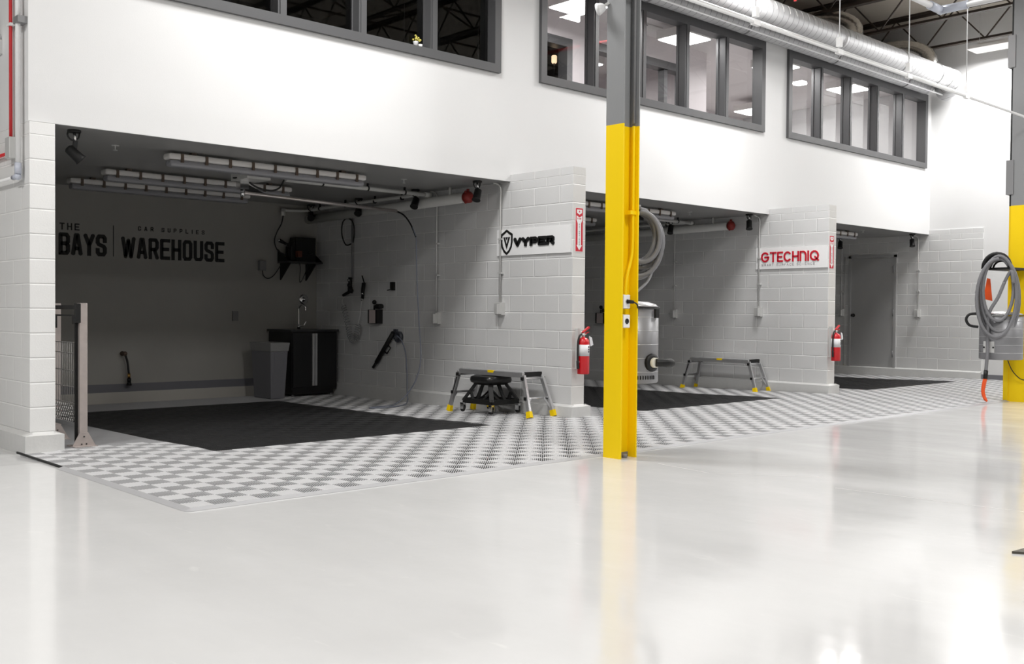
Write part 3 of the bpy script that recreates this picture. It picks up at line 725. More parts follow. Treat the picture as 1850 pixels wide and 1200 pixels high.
q = MB(); ax_, ay_ = dirp(cx2, cy2, 170, rr2*1.01)
q.box(ax_-.012, ax_+.012, ay_-.07, ay_+.07, .68, .83); q.build('control_plate', CONDG, t)
q = MB()
for dy in (-.06, 0, .06): q.cyl((ax_-.014, ay_+dy, .75), (ax_-.02, ay_+dy, .75), .012, n=10)
q.build('control_knob', BLACK, t)
q = MB(); q.tube(spl([(11.60, -2.21, .60), (11.66, -2.25, .44), (11.68, -2.34, .33), (11.685, -2.42, .30)], 5), .006, 6); q.build('cord', RUBBER, t)
# hose coils
def coil(name, lab, cx, cy, ztop, ry, rz, n, spread, rad, axis, seed, small=.5, m_=HOSEG):
    rnd = random.Random(seed); t = thing(name, lab, 'hose', (cx, cy, ztop-2*rz), 'coiled grey vacuum hoses on the columns')
    P = []; N = 26; fr = [small+(1-small)*k/(n-1) for k in range(n)]; rnd.shuffle(fr)
    sx = [f*rnd.uniform(.93, 1.0) if f < .99 else 1. for f in fr]; sh = [rnd.uniform(-.10, .10)*(1-f) for f in fr]; dt = [rnd.uniform(0, .05) for f in fr]
    for k in range(n):
        for j in range(N):
            a_ = PI/2 + 2*PI*j/N; f = j/N; kk = min(k+1, n-1)
            X = sx[k]*(1-f)+sx[kk]*f; Z = fr[k]*(1-f)+fr[kk]*f; H = sh[k]*(1-f)+sh[kk]*f; D = dt[k]*(1-f)+dt[kk]*f
            u = (math.cos(a_)*X + H)*ry; v = -rz*Z - D + math.sin(a_)*rz*Z
            off = (k+f)/n*spread - spread/2
            P.append((cx+axis[0]*off+axis[2]*u, cy+axis[1]*off+axis[3]*u, ztop+v))
    Q = spl(P, 3)
    q = MB(); q.tube(Q, [rad*(1.05 if i % 2 else .96) for i in range(len(Q))], 12); q.build('hose_loops', m_, t)
    return t
ax1 = (.35, .5, .73, -.68)
t = coil('hose_coil', 'thick grey corrugated hose coiled on the back of the nearest column', 3.872, -2.175, 2.055, .235, .315, 9, .24, .0205, (.66, .72, .73, -.68), 3, .50)
q = MB(); q.tube(spl([(3.95, -2.3, 1.62), (3.9, -2.3, 1.5), (3.80, -2.33, 1.42), (3.62, -2.36, 1.33)], 6), .012, 8); q.build('hose_tail', HOSEG, t)
q = MB(); q.bar((3.58, -2.30, 1.97), (3.95, -2.14, 1.97), .05, .03); q.bar((3.58, -2.30, 1.80), (3.86, -2.16, 1.74), .05, .12); q.build('hanger_bracket', BLACK, t)
t = coil('hose_coil', 'grey hose coiled over the black hanger on the right-hand column', 11.18, -2.25, 1.965, .285, .61, 7, .26, .0215, (.8, .3, .45, -.89), 12, .66)
q = MB()
for k in range(5):
    rr_ = .19-.02*k
    q.tube([(11.18+.04*k, -2.22-rr_*math.cos(a_*PI/12), 1.80+rr_*math.sin(a_*PI/12)) for a_ in range(0, 13)], .014, 8)
q.tube([(11.18, -2.22-.17*math.cos(a_*PI/12), 1.815+.18*math.sin(a_*PI/12)) for a_ in range(0, 13)], .03, 10)
q.bar((11.18, -2.22, 1.80), (11.70, -2.28, 1.80), .34, .03); q.build('hanger', BLACK, t)
q = MB(); q.tube(spl([(11.14, -2.34, 1.62), (11.12, -2.27, 1.42), (11.10, -2.17, 1.22), (11.10, -2.15, 1.0), (11.09, -2.155, .7), (11.09, -2.14, .44)], 6), .022, 12); q.build('hanging_hose', HOSEG, t)
q = MB(); q.tube(spl([(11.14, -2.34, 1.62), (11.12, -2.43, 1.76), (11.12, -2.46, 1.60)], 6), .02, 12); q.build('hose_end', HOSEG, t)
q = MB(); q.cyl((11.09, -2.14, .44), (11.085, -2.135, .33), .028, n=14); q.build('cuff', BLACK, t)
q = MB(); q.tube(spl([(11.085, -2.135, .34), (11.08, -2.12, .25), (11.08, -2.11, .16), (11.08, -2.13, .08), (11.08, -2.165, .03)], 5), [.026]*8+[.024]*6+[.022]*4+[.014]*3, 14); q.build('crevice_nozzle', ORANGE, t)
q = MB(); q.prism([(-.02, .16), (.02, .15), (.05, -.15), (-.065, -.12)], (11.30, -2.07, 1.52), (.3, -.95, 0), (0, 0, 1), (.9, .3, 0), .03)
tag(q.build('floor_nozzle', ORANGE), 'orange red vacuum nozzle tucked behind the hose on the right-hand column', 'vacuum nozzle')
# ------------------------------------------------------------------ left corner services
t = thing('alarm_conduit', 'red conduit running down the left wall to a grey box', 'conduit', (-.03, 1.36, 2.45))
q = MB(); q.cyl((-.03, 1.36, 2.60), (-.03, 1.36, ZD), .014, n=12); q.tube([(-.03, 1.40, 2.475), (-.03, 4.5, 2.475)], .014, 10); q.build('pipe_run', RED, t)
q = MB(); q.box(-.06, -.0, 1.305, 1.42, 2.42, 2.60); q.build('junction_box', CONDG, t, bevel=.006)
q = MB(); q.bar((-.03, 1.31, 3.535), (-.03, 1.41, 3.535), .04, .02); q.build('strap', CONDW, t)
t = thing('wall_conduit', 'white conduit at the wall corner bending low to the left under the red one', 'conduit', (-.05, 1.11, 2.25))
q = MB(); q.cyl((-.05, 1.11, 2.30), (-.05, 1.11, ZD), .020, n=14); q.cyl((-.05, 1.21, 2.25), (-.05, 4.5, 2.25), .014, n=12); q.build('pipe_run', CONDW, t)
q = MB(); q.cyl((-.05, 1.11, 2.36), (-.05, 1.11, 2.27), .027, n=14); q.sphere((-.05, 1.12, 2.25), .03); q.cyl((-.05, 1.12, 2.25), (-.05, 1.23, 2.25), .022, n=14); q.build('elbow_fitting', PVCF, t)
q = MB(); q.box(-.075, 0, 1.03, 1.15, 3.49, 3.545); q.build('strap', STEELGREY, t)
t = thing('wall_horn', 'white rounded alarm horn on the left wall beside the red conduit', 'alarm', (-.1, 1.76, 3.4))
q = MB(); q.lathe([(.03, 0), (.06, .03), (.085, .08), (.09, .13), (.075, .15), (.02, .155)], (-.0, 1.74, 3.50), (-1, 0, 0), 20); q.build('horn', CONDW, t)
q = MB(); q.box(-.02, 0, 1.68, 1.80, 3.36, 3.48); q.build('back_plate', CONDG, t)
t = thing('emergency_lamp', 'white round lamp head fixed high on the nearest column', 'lamp', (3.36, -2.25, 3.6))
q = MB(); q.lathe([(.02, 0), (.035, .02), (.05, .06), (.048, .07), (.001, .075)], (3.372, -2.23, 3.63), (-.75, .55, -.35), 20); q.build('lamp_head', SIGNW, t)
q = MB(); q.bar((3.388, -2.26, 3.66), (3.365, -2.235, 3.64), .02, .02); q.build('bracket', CONDG, t)
# ------------------------------------------------------------------ signs
def fire_sign(x0, lab):
    t = thing('fire_sign', lab, 'sign', (x0+.056, -.003, 1.848), 'red fire extinguisher arrow signs')
    wd, z0, z1 = .113, 1.848, 2.325; u, v, n_ = (1, 0, 0), (0, 0, 1), (0, -1, 0); o = (x0, -.0, z0)
    q = MB(); q.box(x0-.004, x0+wd+.004, -.003, 0, z0-.004, z1+.004, 1); q.box(x0, x0+wd, -.005, -.003, z0, z1); q.build('panel', [REDSIGN, SIGNW], t)
    q = MB(); oo = (x0, -.005, z0)
    q.prism([(.018, .462), (.095, .462), (.095, .425), (.0565, .405), (.018, .425)], oo, u, v, n_, .001)
    q.prism([(.03, .31), (.012, .345), (.012, .395), (.0565, .375), (.101, .395), (.101, .345), (.083, .31), (.083, .07), (.101, .07), (.0565, .012), (.012, .07), (.03, .07)], oo, u, v, n_, .001)
    q.build('arrow', SIGNW, t)
    q = MB(); text(q, 'FIRE', (x0+.026, -.006, z0+.352), u, v, n_, .018, .012, .004, .0035, .0008)
    q.prism([(.05, .43), (.063, .43), (.063, .45), (.05, .45)], oo, u, v, n_, .0025)
    q.build('letter', REDSIGN, t)
    q = MB(); s_ = 'EXTINGUISHER'
    for k, ch in enumerate(s_): text(q, ch, (x0+.0505, -.006, z0+.292-k*.0205), u, v, n_, .0135, .012, 0, .003, .0008)
    q.build('letter', BLACK, t)
fire_sign(5.392, 'red fire extinguisher arrow sign on the wall end beside the first name board')
fire_sign(10.775, 'red fire extinguisher arrow sign on the farther wall end')
t = thing('name_board', 'white board with black VYPER lettering and shield emblem', 'sign', (W1-.015, .62, 1.834))
q = MB(); q.box(W1-.02, W1, .016, 1.226, 1.834, 2.141); q.build('panel', SIGNW, t)
u, v, n_ = (0, -1, 0), (0, 0, 1), (-1, 0, 0)
q = MB(); XF = W1-.02
def ring(outer, inner, o, m=0, dep=.004):
    k = len(outer)
    for i in range(k):
        j = (i+1) % k; q.prism([outer[i], outer[j], inner[j], inner[i]], o, u, v, n_, dep, m)
so = [(0, .15), (.055, .118), (.102, .095), (.102, .0), (.088, -.06), (.05, -.115), (0, -.15), (-.05, -.115), (-.088, -.06), (-.102, .0), (-.102, .095), (-.055, .118)]
si = [(x*.74, y*.80) for x, y in so]
oc = (XF, 1.052, 1.990); ring(so, si, oc)
q.prism([(-.058, .06), (-.03, .06), (0, -.025), (.03, .06), (.058, .06), (0, -.085)], oc, u, v, n_, .004)
q.prism([(-.022, .06), (.022, .06), (0, .02)], oc, u, v, n_, .004)
q.build('emblem', BLACK, t)
q = MB(); text(q, 'VYPER', (XF, .925, 1.93), u, v, n_, .105, .128, .006, .042, .012); q.build('letter', BLACK, t)
t = thing('name_board', 'white board with red GTECHNIQ lettering', 'sign', (W2-.015, .62, 1.86))
q = MB(); q.box(W2-.02, W2, -.003+.01, 1.232, 1.862, 2.187); q.build('panel', SIGNW, t)
XF = W2-.02; q = MB(); text(q, 'GTECHnIQ', (XF, 1.135, 1.965), u, v, n_, .155, .125, .012, .026, .010, font=GR, widths={'I': .03, 'G': .145, 'C': .135, 'Q': .15, 'T': .115, 'E': .10, 'H': .115, 'n': .115}); q.build('letter', REDSIGN, t)
q = MB(); text(q, 'SMART SURFACE SCIENCE', (XF, 1.125, 1.905), u, v, n_, .036, .030, .0155, .005, .002); q.build('letter', mat('grey_sign_ink', (.35, .33, .34), .5), t)
# wall lettering at the back of the first bay
t = thing('wall_lettering', 'black THE BAYS CAR SUPPLIES WAREHOUSE lettering on the back wall of the nearest bay', 'lettering', (2.75, YB, 1.82))
u, v, n_ = (1, 0, 0), (0, 0, 1), (0, -1, 0)
q = MB(); text(q, 'THE', (1.685, YB, 2.145), u, v, n_, .085, .060, .030, .014, .004); text(q, 'BAYS', (1.672, YB, 1.835), u, v, n_, .275, .138, .013, .048, .006); q.build('letter', BLACK, t)
q = MB(); q.box(2.343, 2.352, YB-.004, YB, 1.84, 2.235); q.build('divider', BLACK, t)
q = MB(); text(q, 'CAR SUPPLIES', (2.668, YB, 2.19), u, v, n_, .055, .038, .045, .010, .004, widths={'I': .02}); text(q, 'WAREHOUSE', (2.448, YB, 1.825), u, v, n_, .275, .137, .0185, .045, .006, widths={'W': .185}); q.build('letter', BLACK, t)
# ------------------------------------------------------------------ fire extinguishers
def extinguisher(x, lab):
    y = -.105; z0 = .495
    t = thing('fire_extinguisher', lab, 'fire extinguisher', (x, y, z0), 'red fire extinguishers on the wall ends')
    r = .067
    q = MB(); q.lathe([(r*.95, 0), (r, .008), (r, .345), (r*.93, .37), (r*.7, .392), (r*.35, .402), (.02, .405)], (x, y, z0), n=32); q.build('cylinder', RED, t)
    q = MB(); q.lathe([(r+.0012, .20), (r+.0012, .325)], (x, y, z0), n=32); 
    q.build('label', PAPER, t)
    q = MB()
    for k in range(3):
        for j in range(2):
            a_ = math.radians(-88+j*26); a2 = a_+math.radians(18); zz = z0+.238+k*.026
            P = [(x+(r+.002)*math.cos(s_), y+(r+.002)*math.sin(s_)) for s_ in (a_, (a_+a2)/2, a2)]
            for (xa, ya), (xb, yb2) in zip(P, P[1:]): q.add([(xa, ya, zz), (xb, yb2, zz), (xb, yb2, zz+.019), (xa, ya, zz+.019)], [(0, 1, 2, 3)])
    q.build('pictogram', mat('label_ink', (.05, .05, .07), .5), t)
    q = MB(); q.cyl((x, y, z0+.40), (x, y, z0+.455), .018, n=14); q.cyl((x-.03, y, z0+.435), (x+.035, y-.0, z0+.435), .012, n=10); q.build('valve', CHROME, t)
    q = MB(); q.bar((x-.02, y, z0+.455), (x+.085, y-.0, z0+.515), .026, .012, h1=.02); q.bar((x-.01, y, z0+.435), (x+.08, y, z0+.462), .022, .008); q.build('handle', RED, t)
    q = MB(); q.tube(spl([(x-.02, y, z0+.44), (x-.06, y, z0+.42), (x-.086, y, z0+.35), (x-.090, y, z0+.2), (x-.088, y, z0+.12), (x-.084, y, z0+.06)], 6), [.011]*22+[.015]*9, 10); q.build('hose', RUBBER, t)
    q = MB(); q.prism([(0, 0), (.045, -.018), (.068, -.10), (.022, -.115)], (x+.025, y-.06, z0+.42), (1, 0, 0), (0, 0, 1), (0, -1, 0), .002); q.build('inspection_tag', PAPER, t)
    q = MB(); q.box(x-.02, x+.02, -.04, 0, z0+.05, z0+.5); q.tube([(x-.09, y, z0+.135), (x, y-.0, z0+.135)], .008, 6); q.build('wall_bracket', CONDG, t)
extinguisher(5.425, 'red fire extinguisher on the wall end beside the nearest yellow column')
extinguisher(10.81, 'red fire extinguisher on the farther wall end next to the grey door')
# ------------------------------------------------------------------ linear bay lights
gb = 'linear vapour-tight ceiling lights in the bays'
def bay_light(x0, x1, y, lab):
    t = thing('bay_light', lab, 'ceiling light', ((x0+x1)/2, y, 2.54), gb)
    q = MB(); q.box(x0, x1, y-.075, y+.075, 2.612, 2.672); q.build('housing', HOUS, t, bevel=.02)
    q = MB(); q.box(x0+.02, x1-.02, y-.065, y+.065, 2.545, 2.612); q.build('diffuser', LENS, t, bevel=.025)
    q = MB(); n_ = 9
    for k in range(n_):
        x = x0+.13+(x1-x0-.26)*k/(n_-1); q.box(x-.014, x+.014, y-.083, y-.07, 2.585, 2.668)
    q.build('latch', BROWN, t)
    q = MB(); q.box(x0+.25, x0+.30, y-.03, y+.03, 2.672, ZS); q.box(x1-.3, x1-.25, y-.03, y+.03, 2.672, ZS); q.build('mount', BROWN, t)
names = ['nearest bay', 'middle bay', 'farthest bay']
for k, dx in enumerate((0, 5.5, 10.85)):
    for y, w_ in ((1.68, 'front'), (3.25, 'middle'), (4.28, 'rear')):
        bay_light(1.46+dx, 3.73+dx, y, 'long dark-lensed ceiling light with brown clips, %s one in the %s' % (w_, names[k]))
# ------------------------------------------------------------------ spot lights
def spot(x, y, lab, yaw, tilt, cord=.07, drop=.16, s=1.):
    t = thing('spot_light', lab, 'spotlight', (x, y, ZS-.30), 'black adjustable spotlights under the bay ceilings')
    q = MB(); q.cyl((x, y, ZS-.02), (x, y, ZS), .055, n=20); q.build('canopy', BLACK, t)
    d = V3((math.cos(yaw)*math.cos(tilt), math.sin(yaw)*math.cos(tilt), -math.sin(tilt)))
    c = V3((x, y, ZS-drop))
    q = MB(); q.tube(spl([(x-.045, y, ZS-.01), (x-.055, y, ZS-.05), (x-.02, y, ZS-.085), (x+.03, y, ZS-.07), (x+.045, y, ZS-.02)], 5), .008, 8)
    q.build('cord', RUBBER, t)
    q = MB(); q.cyl((x, y, ZS-.02), (x+.01, y, ZS-.09), .012, n=10); q.build('swivel', CHROME, t)
    q = MB(); q.bar((x+.01, y, ZS-.09), tuple(c), .035, .02); q.build('yoke', BLACK, t)
    q = MB(); q.lathe([(.02, -.075), (.042, -.06), (.046, .06), (.052, .075), (.045, .078)], tuple(c), tuple(d), 20); h = q.build('lamp_head', BLACK, t)
    q = MB(); q.lathe([(.042, .0765), (.001, .0766)], tuple(c), tuple(d), 20); q.build('lens', mat('grey_lens', (.35, .35, .35), .15), h)
spot(.43, 1.20, 'black spotlight hanging just inside the left end of the nearest bay', -.2, .75, drop=.20)
spot(.42, 3.6, 'black spotlight in the rear left of the nearest bay', 0, .9)
spot(5.03, 1.24, 'black spotlight by the first name board, frontmost on the right of the nearest bay', 3.6, 1.1)
spot(5.05, 2.45, 'black spotlight beside the end of the white ceiling pipe in the nearest bay', 3.7, .9)
spot(5.12, 3.80, 'black spotlight behind the long swing arm in the nearest bay', 3.9, .8)
spot(5.1, 4.98, 'black spotlight in the rear right corner of the nearest bay', 4.2, .6)
spot(10.38, 2.62, 'black spotlight at the right of the middle bay, behind the hose coil', 3.6, 1.1)
spot(10.50, 1.20, 'black spotlight at the front right of the middle bay', 3.8, 1.2)
spot(15.45, 2.45, 'black spotlight in the farthest bay near the vertical conduit', 3.6, 1.1)
spot(15.80, 1.17, 'black spotlight at the front right of the farthest bay', 3.8, 1.2)
# sprinklers
for (x, y, lab) in ((1.0, 1.75, 'small ceiling sprinkler head at the left of the nearest bay'), (4.34, 1.74, 'small ceiling sprinkler head at the right of the nearest bay'),
                    (9.61, 1.65, 'small ceiling sprinkler head in the middle bay'), (14.4, 1.42, 'small ceiling sprinkler head in the farthest bay')):
    q = MB(); q.cyl((x, y, ZS-.006), (x, y, ZS), .035, n=16); q.cyl((x, y, ZS-.045), (x, y, ZS), .006, n=8); q.cyl((x, y, ZS-.047), (x, y, ZS-.043), .02, n=12)
    tag(q.build('fire_sprinkler', CONDG), lab, 'sprinkler', 'sprinkler heads in the bay ceilings')
# ------------------------------------------------------------------ vertical conduits with outlet boxes
def wall_outlet(W, y, zb, lab, r=.011, m_=CONDG):
    t = thing('outlet_conduit', lab, 'electrical outlet', (W-.03, y, zb), 'outlet boxes fed by vertical conduits on the bay walls')
    q = MB(); q.tube(spl([(W-.10, y+.06, ZS-.005), (W-.06, y+.03, ZS-.02), (W-.036, y, ZS-.07), (W-.036, y, ZS-.2)], 4)+[V3((W-.036, y, zb+.15))], r, 10); q.build('conduit', m_, t)
    q = MB(); q.box(W-.055, W, y-.055, y+.055, zb, zb+.15); q.build('back_box', m_, t, bevel=.004)
    q = MB(); q.box(W-.085, W-.055, y-.048, y+.048, zb+.01, zb+.14); q.box(W-.12, W-.085, y-.045, y-.035, zb+.01, zb+.13); q.build('cover', CONDG, t, bevel=.003)
    q = MB()
    for z in (2.02, 1.62): q.box(W-.05, W, y-.03, y+.03, z, z+.02)
    q.build('strap', m_, t)
wall_outlet(W1, 1.15, 1.135, 'outlet box and pale conduit right behind the first name board in the nearest bay')
wall_outlet(W1, 2.35, 1.01, 'outlet box and pale conduit on the shaded part of the nearest bay wall')
wall_outlet(W2, 1.165, 1.13, 'outlet box and conduit crossing the second name board in the middle bay')
wall_outlet(W2, 2.80, 1.09, 'outlet box and conduit deep in the middle bay')
wall_outlet(W3, 1.205, 1.13, 'outlet box and conduit right of the grey door on the far wall')
wall_outlet(W3, 2.79, 1.14, 'outlet box and conduit left of the grey door on the far wall')
# ------------------------------------------------------------------ door of the far bay
d = MB(); y0, y1, z0, z1 = 1.64, 2.64, .10, 2.345
d.box(W3-.03, W3+.02, y0, y0+.05, z0, z1); d.box(W3-.03, W3+.02, y1-.05, y1, z0, z1); d.box(W3-.03, W3+.02, y0, y1, z1-.05, z1)
do = struct('door_1', d, DOORM)
q = MB(); q.box(W3-.014, W3, y0+.05, y1-.05, z0+.03, z1-.06); q.build('door_leaf', DOORM, do)
q = MB(); q.box(W3-.02, W3, y0+.05, y1-.05, z0, z0+.03); q.build('threshold', BLACK, do)
q = MB(); q.cyl((W3-.014, 2.53, 1.16), (W3-.06, 2.53, 1.16), .014, n=12); q.sphere((W3-.07, 2.53, 1.16), .03); q.cyl((W3-.022, 2.53, 1.16), (W3-.014, 2.53, 1.16), .035, n=16); q.build('door_knob', BLACK, do)
for z in (.35, 1.15, 2.0):
    q = MB(); q.cyl((W3-.034, y0+.052, z), (W3-.034, y0+.052, z+.13), .010, n=8); q.build('hinge', STEELGREY, do)
q = MB(); q.cyl((W3-.012, 2.73, .15), (W3-.012, 2.73, 2.33), .010, n=8); tag(q.build('door_conduit', CONDG), 'thin pale conduit standing beside the grey door frame', 'conduit')
# ------------------------------------------------------------------ bay pipes (nearest and middle bay)
def bay_pipes(dx, nm, arm=True):
    W = W1+dx if dx else W1
    if dx: W = W2
    o = W-W1
    t = thing('ceiling_pipe', 'white plastic pipe hung under the ceiling across the %s' % nm, 'pipe', (4+o, 2.3, 2.62))
    q = MB(); q.cyl((3.15+o, 2.35, 2.635), (5.12+o, 2.35, 2.635), .026, n=14); q.cyl((5.12+o, 2.35, 2.635), (5.22+o, 2.35, 2.635), .034, n=14); q.build('pipe_run', PIPEW, t)
    q = MB()
    for x in (3.62, 4.25, 4.8): q.lathe([(.03, 0), (.03, .02)], (x+o, 2.35, 2.635), (1, 0, 0), 14); q.box(x+o, x+o+.02, 2.34, 2.36, 2.66, ZS)
    q.build('pipe_clamp', BLACK, t)
    t = thing('drain_pipe', 'thick grey drain pipe along the top of the wall in the %s' % nm, 'pipe', (W-.15, 3.3, 2.45))
    q = MB(); q.cyl((W-.15, 1.66, 2.55), (W-.15, YB, 2.50), .062, n=22); q.build('pipe_run', PIPEW, t)
    q = MB(); q.cyl((W-.15, 1.95, 2.55), (W-.15, 1.95, ZS), .02, n=10); q.build('hanger', PIPEW, t)
    q = MB(); q.lathe([(.03, -.02), (.07, 0), (.07, .06), (.03, .09)], (W-.15, 1.64, 2.55), (0, -1, 0), 18)
    for a_ in (0, 2.1, 4.2): q.sphere((W-.15+.072*math.cos(a_), 1.61, 2.55+.072*math.sin(a_)), .018, 8)
    q.cyl((W-.15, 1.61, 2.6), (W-.15, 1.61, 2.65), .018, n=8); q.build('red_end_cap', mat('dark_red_cap', (.25, .02, .015), .5), t)['label'] = 'red grooved end cap'
    t = thing('rear_pipe', 'white pipe with an elbow at the rear corner of the %s' % nm, 'pipe', (W-.5, 4.9, 2.6))
    q = MB(); q.tube(spl([(W-.60, 5.12, 2.60), (W-.3, 5.12, 2.61), (W-.24, 4.95, 2.62), (W-.24, 4.0, 2.635), (W-.24, 2.45, 2.64)], 5), .022, 12); q.cyl((W-.62, 5.12, 2.62), (W-.62, 5.12, 2.52), .033, n=12); q.build('pipe_run', PIPEW, t)
    q = MB()
    for y in (4.75, 4.1, 3.4, 2.8): q.lathe([(.027, 0), (.027, .02)], (W-.24, y, 2.625), (0, 1, 0), 12); q.box(W-.25, W-.23, y, y+.02, 2.64, ZS)
    q.build('pipe_clamp', BLACK, t)
    q = MB(); q.tube(spl([(W-.62, 5.12, 2.52), (W-.66, 5.1, 2.40), (W-.74, 5.08, 2.28), (W-.78, 5.08, 2.15), (W-.74, 5.06, 2.02), (W-.62, 5.02, 1.95)], 6), .009, 8)
    tag(q.build('supply_hose', RUBBER), 'black hose dropping from the rear pipe in the %s' % nm, 'hose')
bay_pipes(0, 'nearest bay'); bay_pipes(5.4, 'middle bay')
# ceiling swing arm with its hose
t = thing('swing_arm', 'long chrome swing arm fixed under the ceiling of the nearest bay', 'boom', (2.62, 2.35, 2.4))
q = MB(); q.box(2.52, 2.80, 2.06, 2.42, ZS-.13, ZS); q.build('ceiling_box', PIPEW, t, bevel=.004)
q = MB(); q.box(2.57, 2.67, 2.30, 2.40, 2.48, 2.60); q.cyl((2.62, 2.35, 2.40), (2.62, 2.35, 2.48), .022, n=14); q.build('pivot', CHROME, t)
q = MB(); q.prism([(0, 0), (.32, -.03), (.0, .08)], (2.67, 2.36, 2.47), (1, .15, 0), (0, 0, 1), (0, 1, 0), .02); q.bar((2.5, 2.3, 2.59), (2.75, 2.4, 2.59), .05, .012); q.build('gusset', BLACK, t)
q = MB(); q.cyl((2.64, 2.35, 2.445), (4.93, 2.68, 2.435), .021, n=14); q.build('boom_tube', mat('satin_steel', (.62, .57, .55), .3, .7), t)
q = MB(); q.tube(spl([(3.13, 2.35, 2.63), (3.08, 2.36, 2.54), (2.98, 2.38, 2.50), (2.82, 2.38, 2.52), (2.70, 2.36, 2.57)], 6), .010, 8); q.build('feed_hose', RUBBER, t)
t = thing('pressure_hose', 'blue-grey pressure hose looping from the swing arm down to the floor', 'hose', (5.0, 2.5, 0))
P = [(4.93, 2.68, 2.435), (4.99, 2.60, 2.38), (5.02, 2.50, 2.26), (5.04, 2.42, 2.10), (5.05, 2.42, 1.9), (5.08, 2.44, 1.5), (5.10, 2.42, 1.0), (5.10, 2.38, .6), (5.08, 2.44, .33), (5.02, 2.56, .12), (4.85, 2.60, -.005), (4.55, 2.55, -.012), (4.40, 2.48, -.012), (4.55, 2.40, -.012), (4.9, 2.48, -.005), (5.15, 2.72, .02), (5.24, 2.85, .15), (5.25, 2.87, .4), (5.25, 2.90, .62), (5.26, 3.0, .78), (5.28, 3.13, .845)]
q = MB(); q.tube(spl(P, 7), .008, 8); q.build('hose_line', CABLE, t)
q = MB(); q.tube(spl(P[:4], 7), .010, 8); q.build('hose_guard', BLACK, t)
# pressure gun in its wall holder
t = thing('pressure_washer_gun', 'black pressure washer gun hung slanting in a wall holder in the nearest bay', 'washer gun', (W1-.05, 3.4, .4))
q = MB(); q.cyl((W1-.05, 3.24, .885), (W1-.05, 3.62, .475), .030, n=14); q.cyl((W1-.05, 3.62, .475), (W1-.05, 3.70, .40), .020, n=12); q.build('lance', BLACK, t)
q = MB(); q.tube([(W1-.05, 3.40, .73), (W1-.05, 3.30, .68), (W1-.05, 3.38, .60), (W1-.05, 3.47, .645)], .010, 8, closed=False); q.build('trigger_guard', BLACK, t)
q = MB(); q.lathe([(.02, 0), (.075, .01), (.075, .05), (.05, .06), (.05, .01)], (W1, 3.15, .83), (-1, 0, 0), 20); q.box(W1-.03, W1, 3.20, 3.27, .80, .93); q.build('holder', mat('blue_grey_holder', (.06, .065, .08), .4), t)
# soap dispenser and hooks
def dispenser(W, y, z, nm):
    t = thing('soap_dispenser', 'black wall soap dispenser with a pale label in the %s' % nm, 'dispenser', (W-.06, y, z-.02))
    q = MB(); q.box(W-.09, W, y-.13, y+.10, z, z+.19); q.build('holder', BLACK, t, bevel=.006)
    q = MB(); q.box(W-.095, W-.09, y-.08, y+.06, z+.005, z+.185); q.build('label', PINK, t)
    q = MB(); q.cyl((W-.05, y, z+.19), (W-.05, y, z+.25), .012, n=10); q.sphere((W-.05, y, z+.29), .032, 12); q.cyl((W-.05, y-.05, z+.235), (W-.05, y-.17, z+.235), .032, n=12); q.build('pump', BLACK, t)
dispenser(W1, 3.68, 1.0, 'nearest bay'); dispenser(W2, 4.42, .98, 'middle bay')
q = MB(); q.box(W1-.03, W1, 3.27, 3.35, 1.45, 1.56); q.bar((W1-.03, 3.32, 1.46), (W1-.07, 3.36, 1.45), .015, .015)
tag(q.build('wall_hook', BLACK), 'small black hook block alone on the wall of the nearest bay', 'hook')
# air line with coiled hose
t = thing('air_drop', 'dark vertical air pipe with a regulator on the rear part of the nearest bay wall', 'air line', (W1-.04, 4.24, 1.5))
q = MB(); q.cyl((W1-.03, 4.25, 1.62), (W1-.03, 4.25, 2.46), .014, n=10); q.build('pipe_run', STEELGREY, t)
q = MB(); q.cyl((W1-.06, 4.25, 1.50), (W1-.06, 4.25, 1.64), .028, n=14); q.cyl((W1-.06, 4.25, 1.42), (W1-.06, 4.25, 1.50), .036, n=14); q.cyl((W1-.06, 4.20, 1.46), (W1-.06, 4.42, 1.39), .022, n=12); q.sphere((W1-.07, 4.25, 1.53), .035); q.build('regulator', BLACK, t)
q = MB(); q.lathe([(.02, 0), (.02, .01), (.001, .012)], (W1-.085, 4.25, 1.60), (-1, 0, 0), 12); q.build('gauge', CHROME, t)
q = MB(); q.tube(spl([(W1-.03, 4.25, 2.12), (W1-.06, 4.36, 2.10), (W1-.07, 4.45, 2.25), (W1-.07, 4.43, 2.42), (W1-.07, 4.30, 2.47), (W1-.07, 4.17, 2.40), (W1-.05, 4.17, 2.25), (W1-.03, 4.23, 2.13)], 5), .009, 8); q.build('hose_loop', RUBBER, t)
t = thing('coiled_air_hose', 'translucent coiled air hose hanging in a loop on the nearest bay wall', 'hose', (W1-.06, 4.2, .7))
P = []; N = 330
for i in range(N+1):
    s_ = i/N
    base = spl([(W1-.08, 4.38, 1.24), (W1-.08, 4.28, 1.0), (W1-.08, 4.20, .80), (W1-.08, 4.08, .80), (W1-.08, 4.02, .98)], 12)
    f_ = s_*(len(base)-1); k = min(int(f_), len(base)-2); p = base[k].lerp(base[k+1], f_-k); dd = (base[k+1]-base[k]).normalized(); nn = V3((1, 0, 0)); mm_ = dd.cross(nn)
    a_ = s_*2*PI*26; P.append(p+(nn*math.cos(a_)*.45+mm_*math.sin(a_))*.055)
q = MB(); q.tube(P, .0042, 5); q.build('coil', mat('clear_hose', (.30, .30, .31), .25), t)
q = MB(); q.tube(spl([(W1-.06, 4.4, 1.38), (W1-.07, 4.44, 1.30), (W1-.08, 4.38, 1.24)], 4), .005, 6); q.tube(spl([(W1-.08, 4.02, .98), (W1-.06, 4.0, 1.15), (W1-.05, 3.98, 1.32)], 4), .005, 6); q.build('lead', CONDG, t)
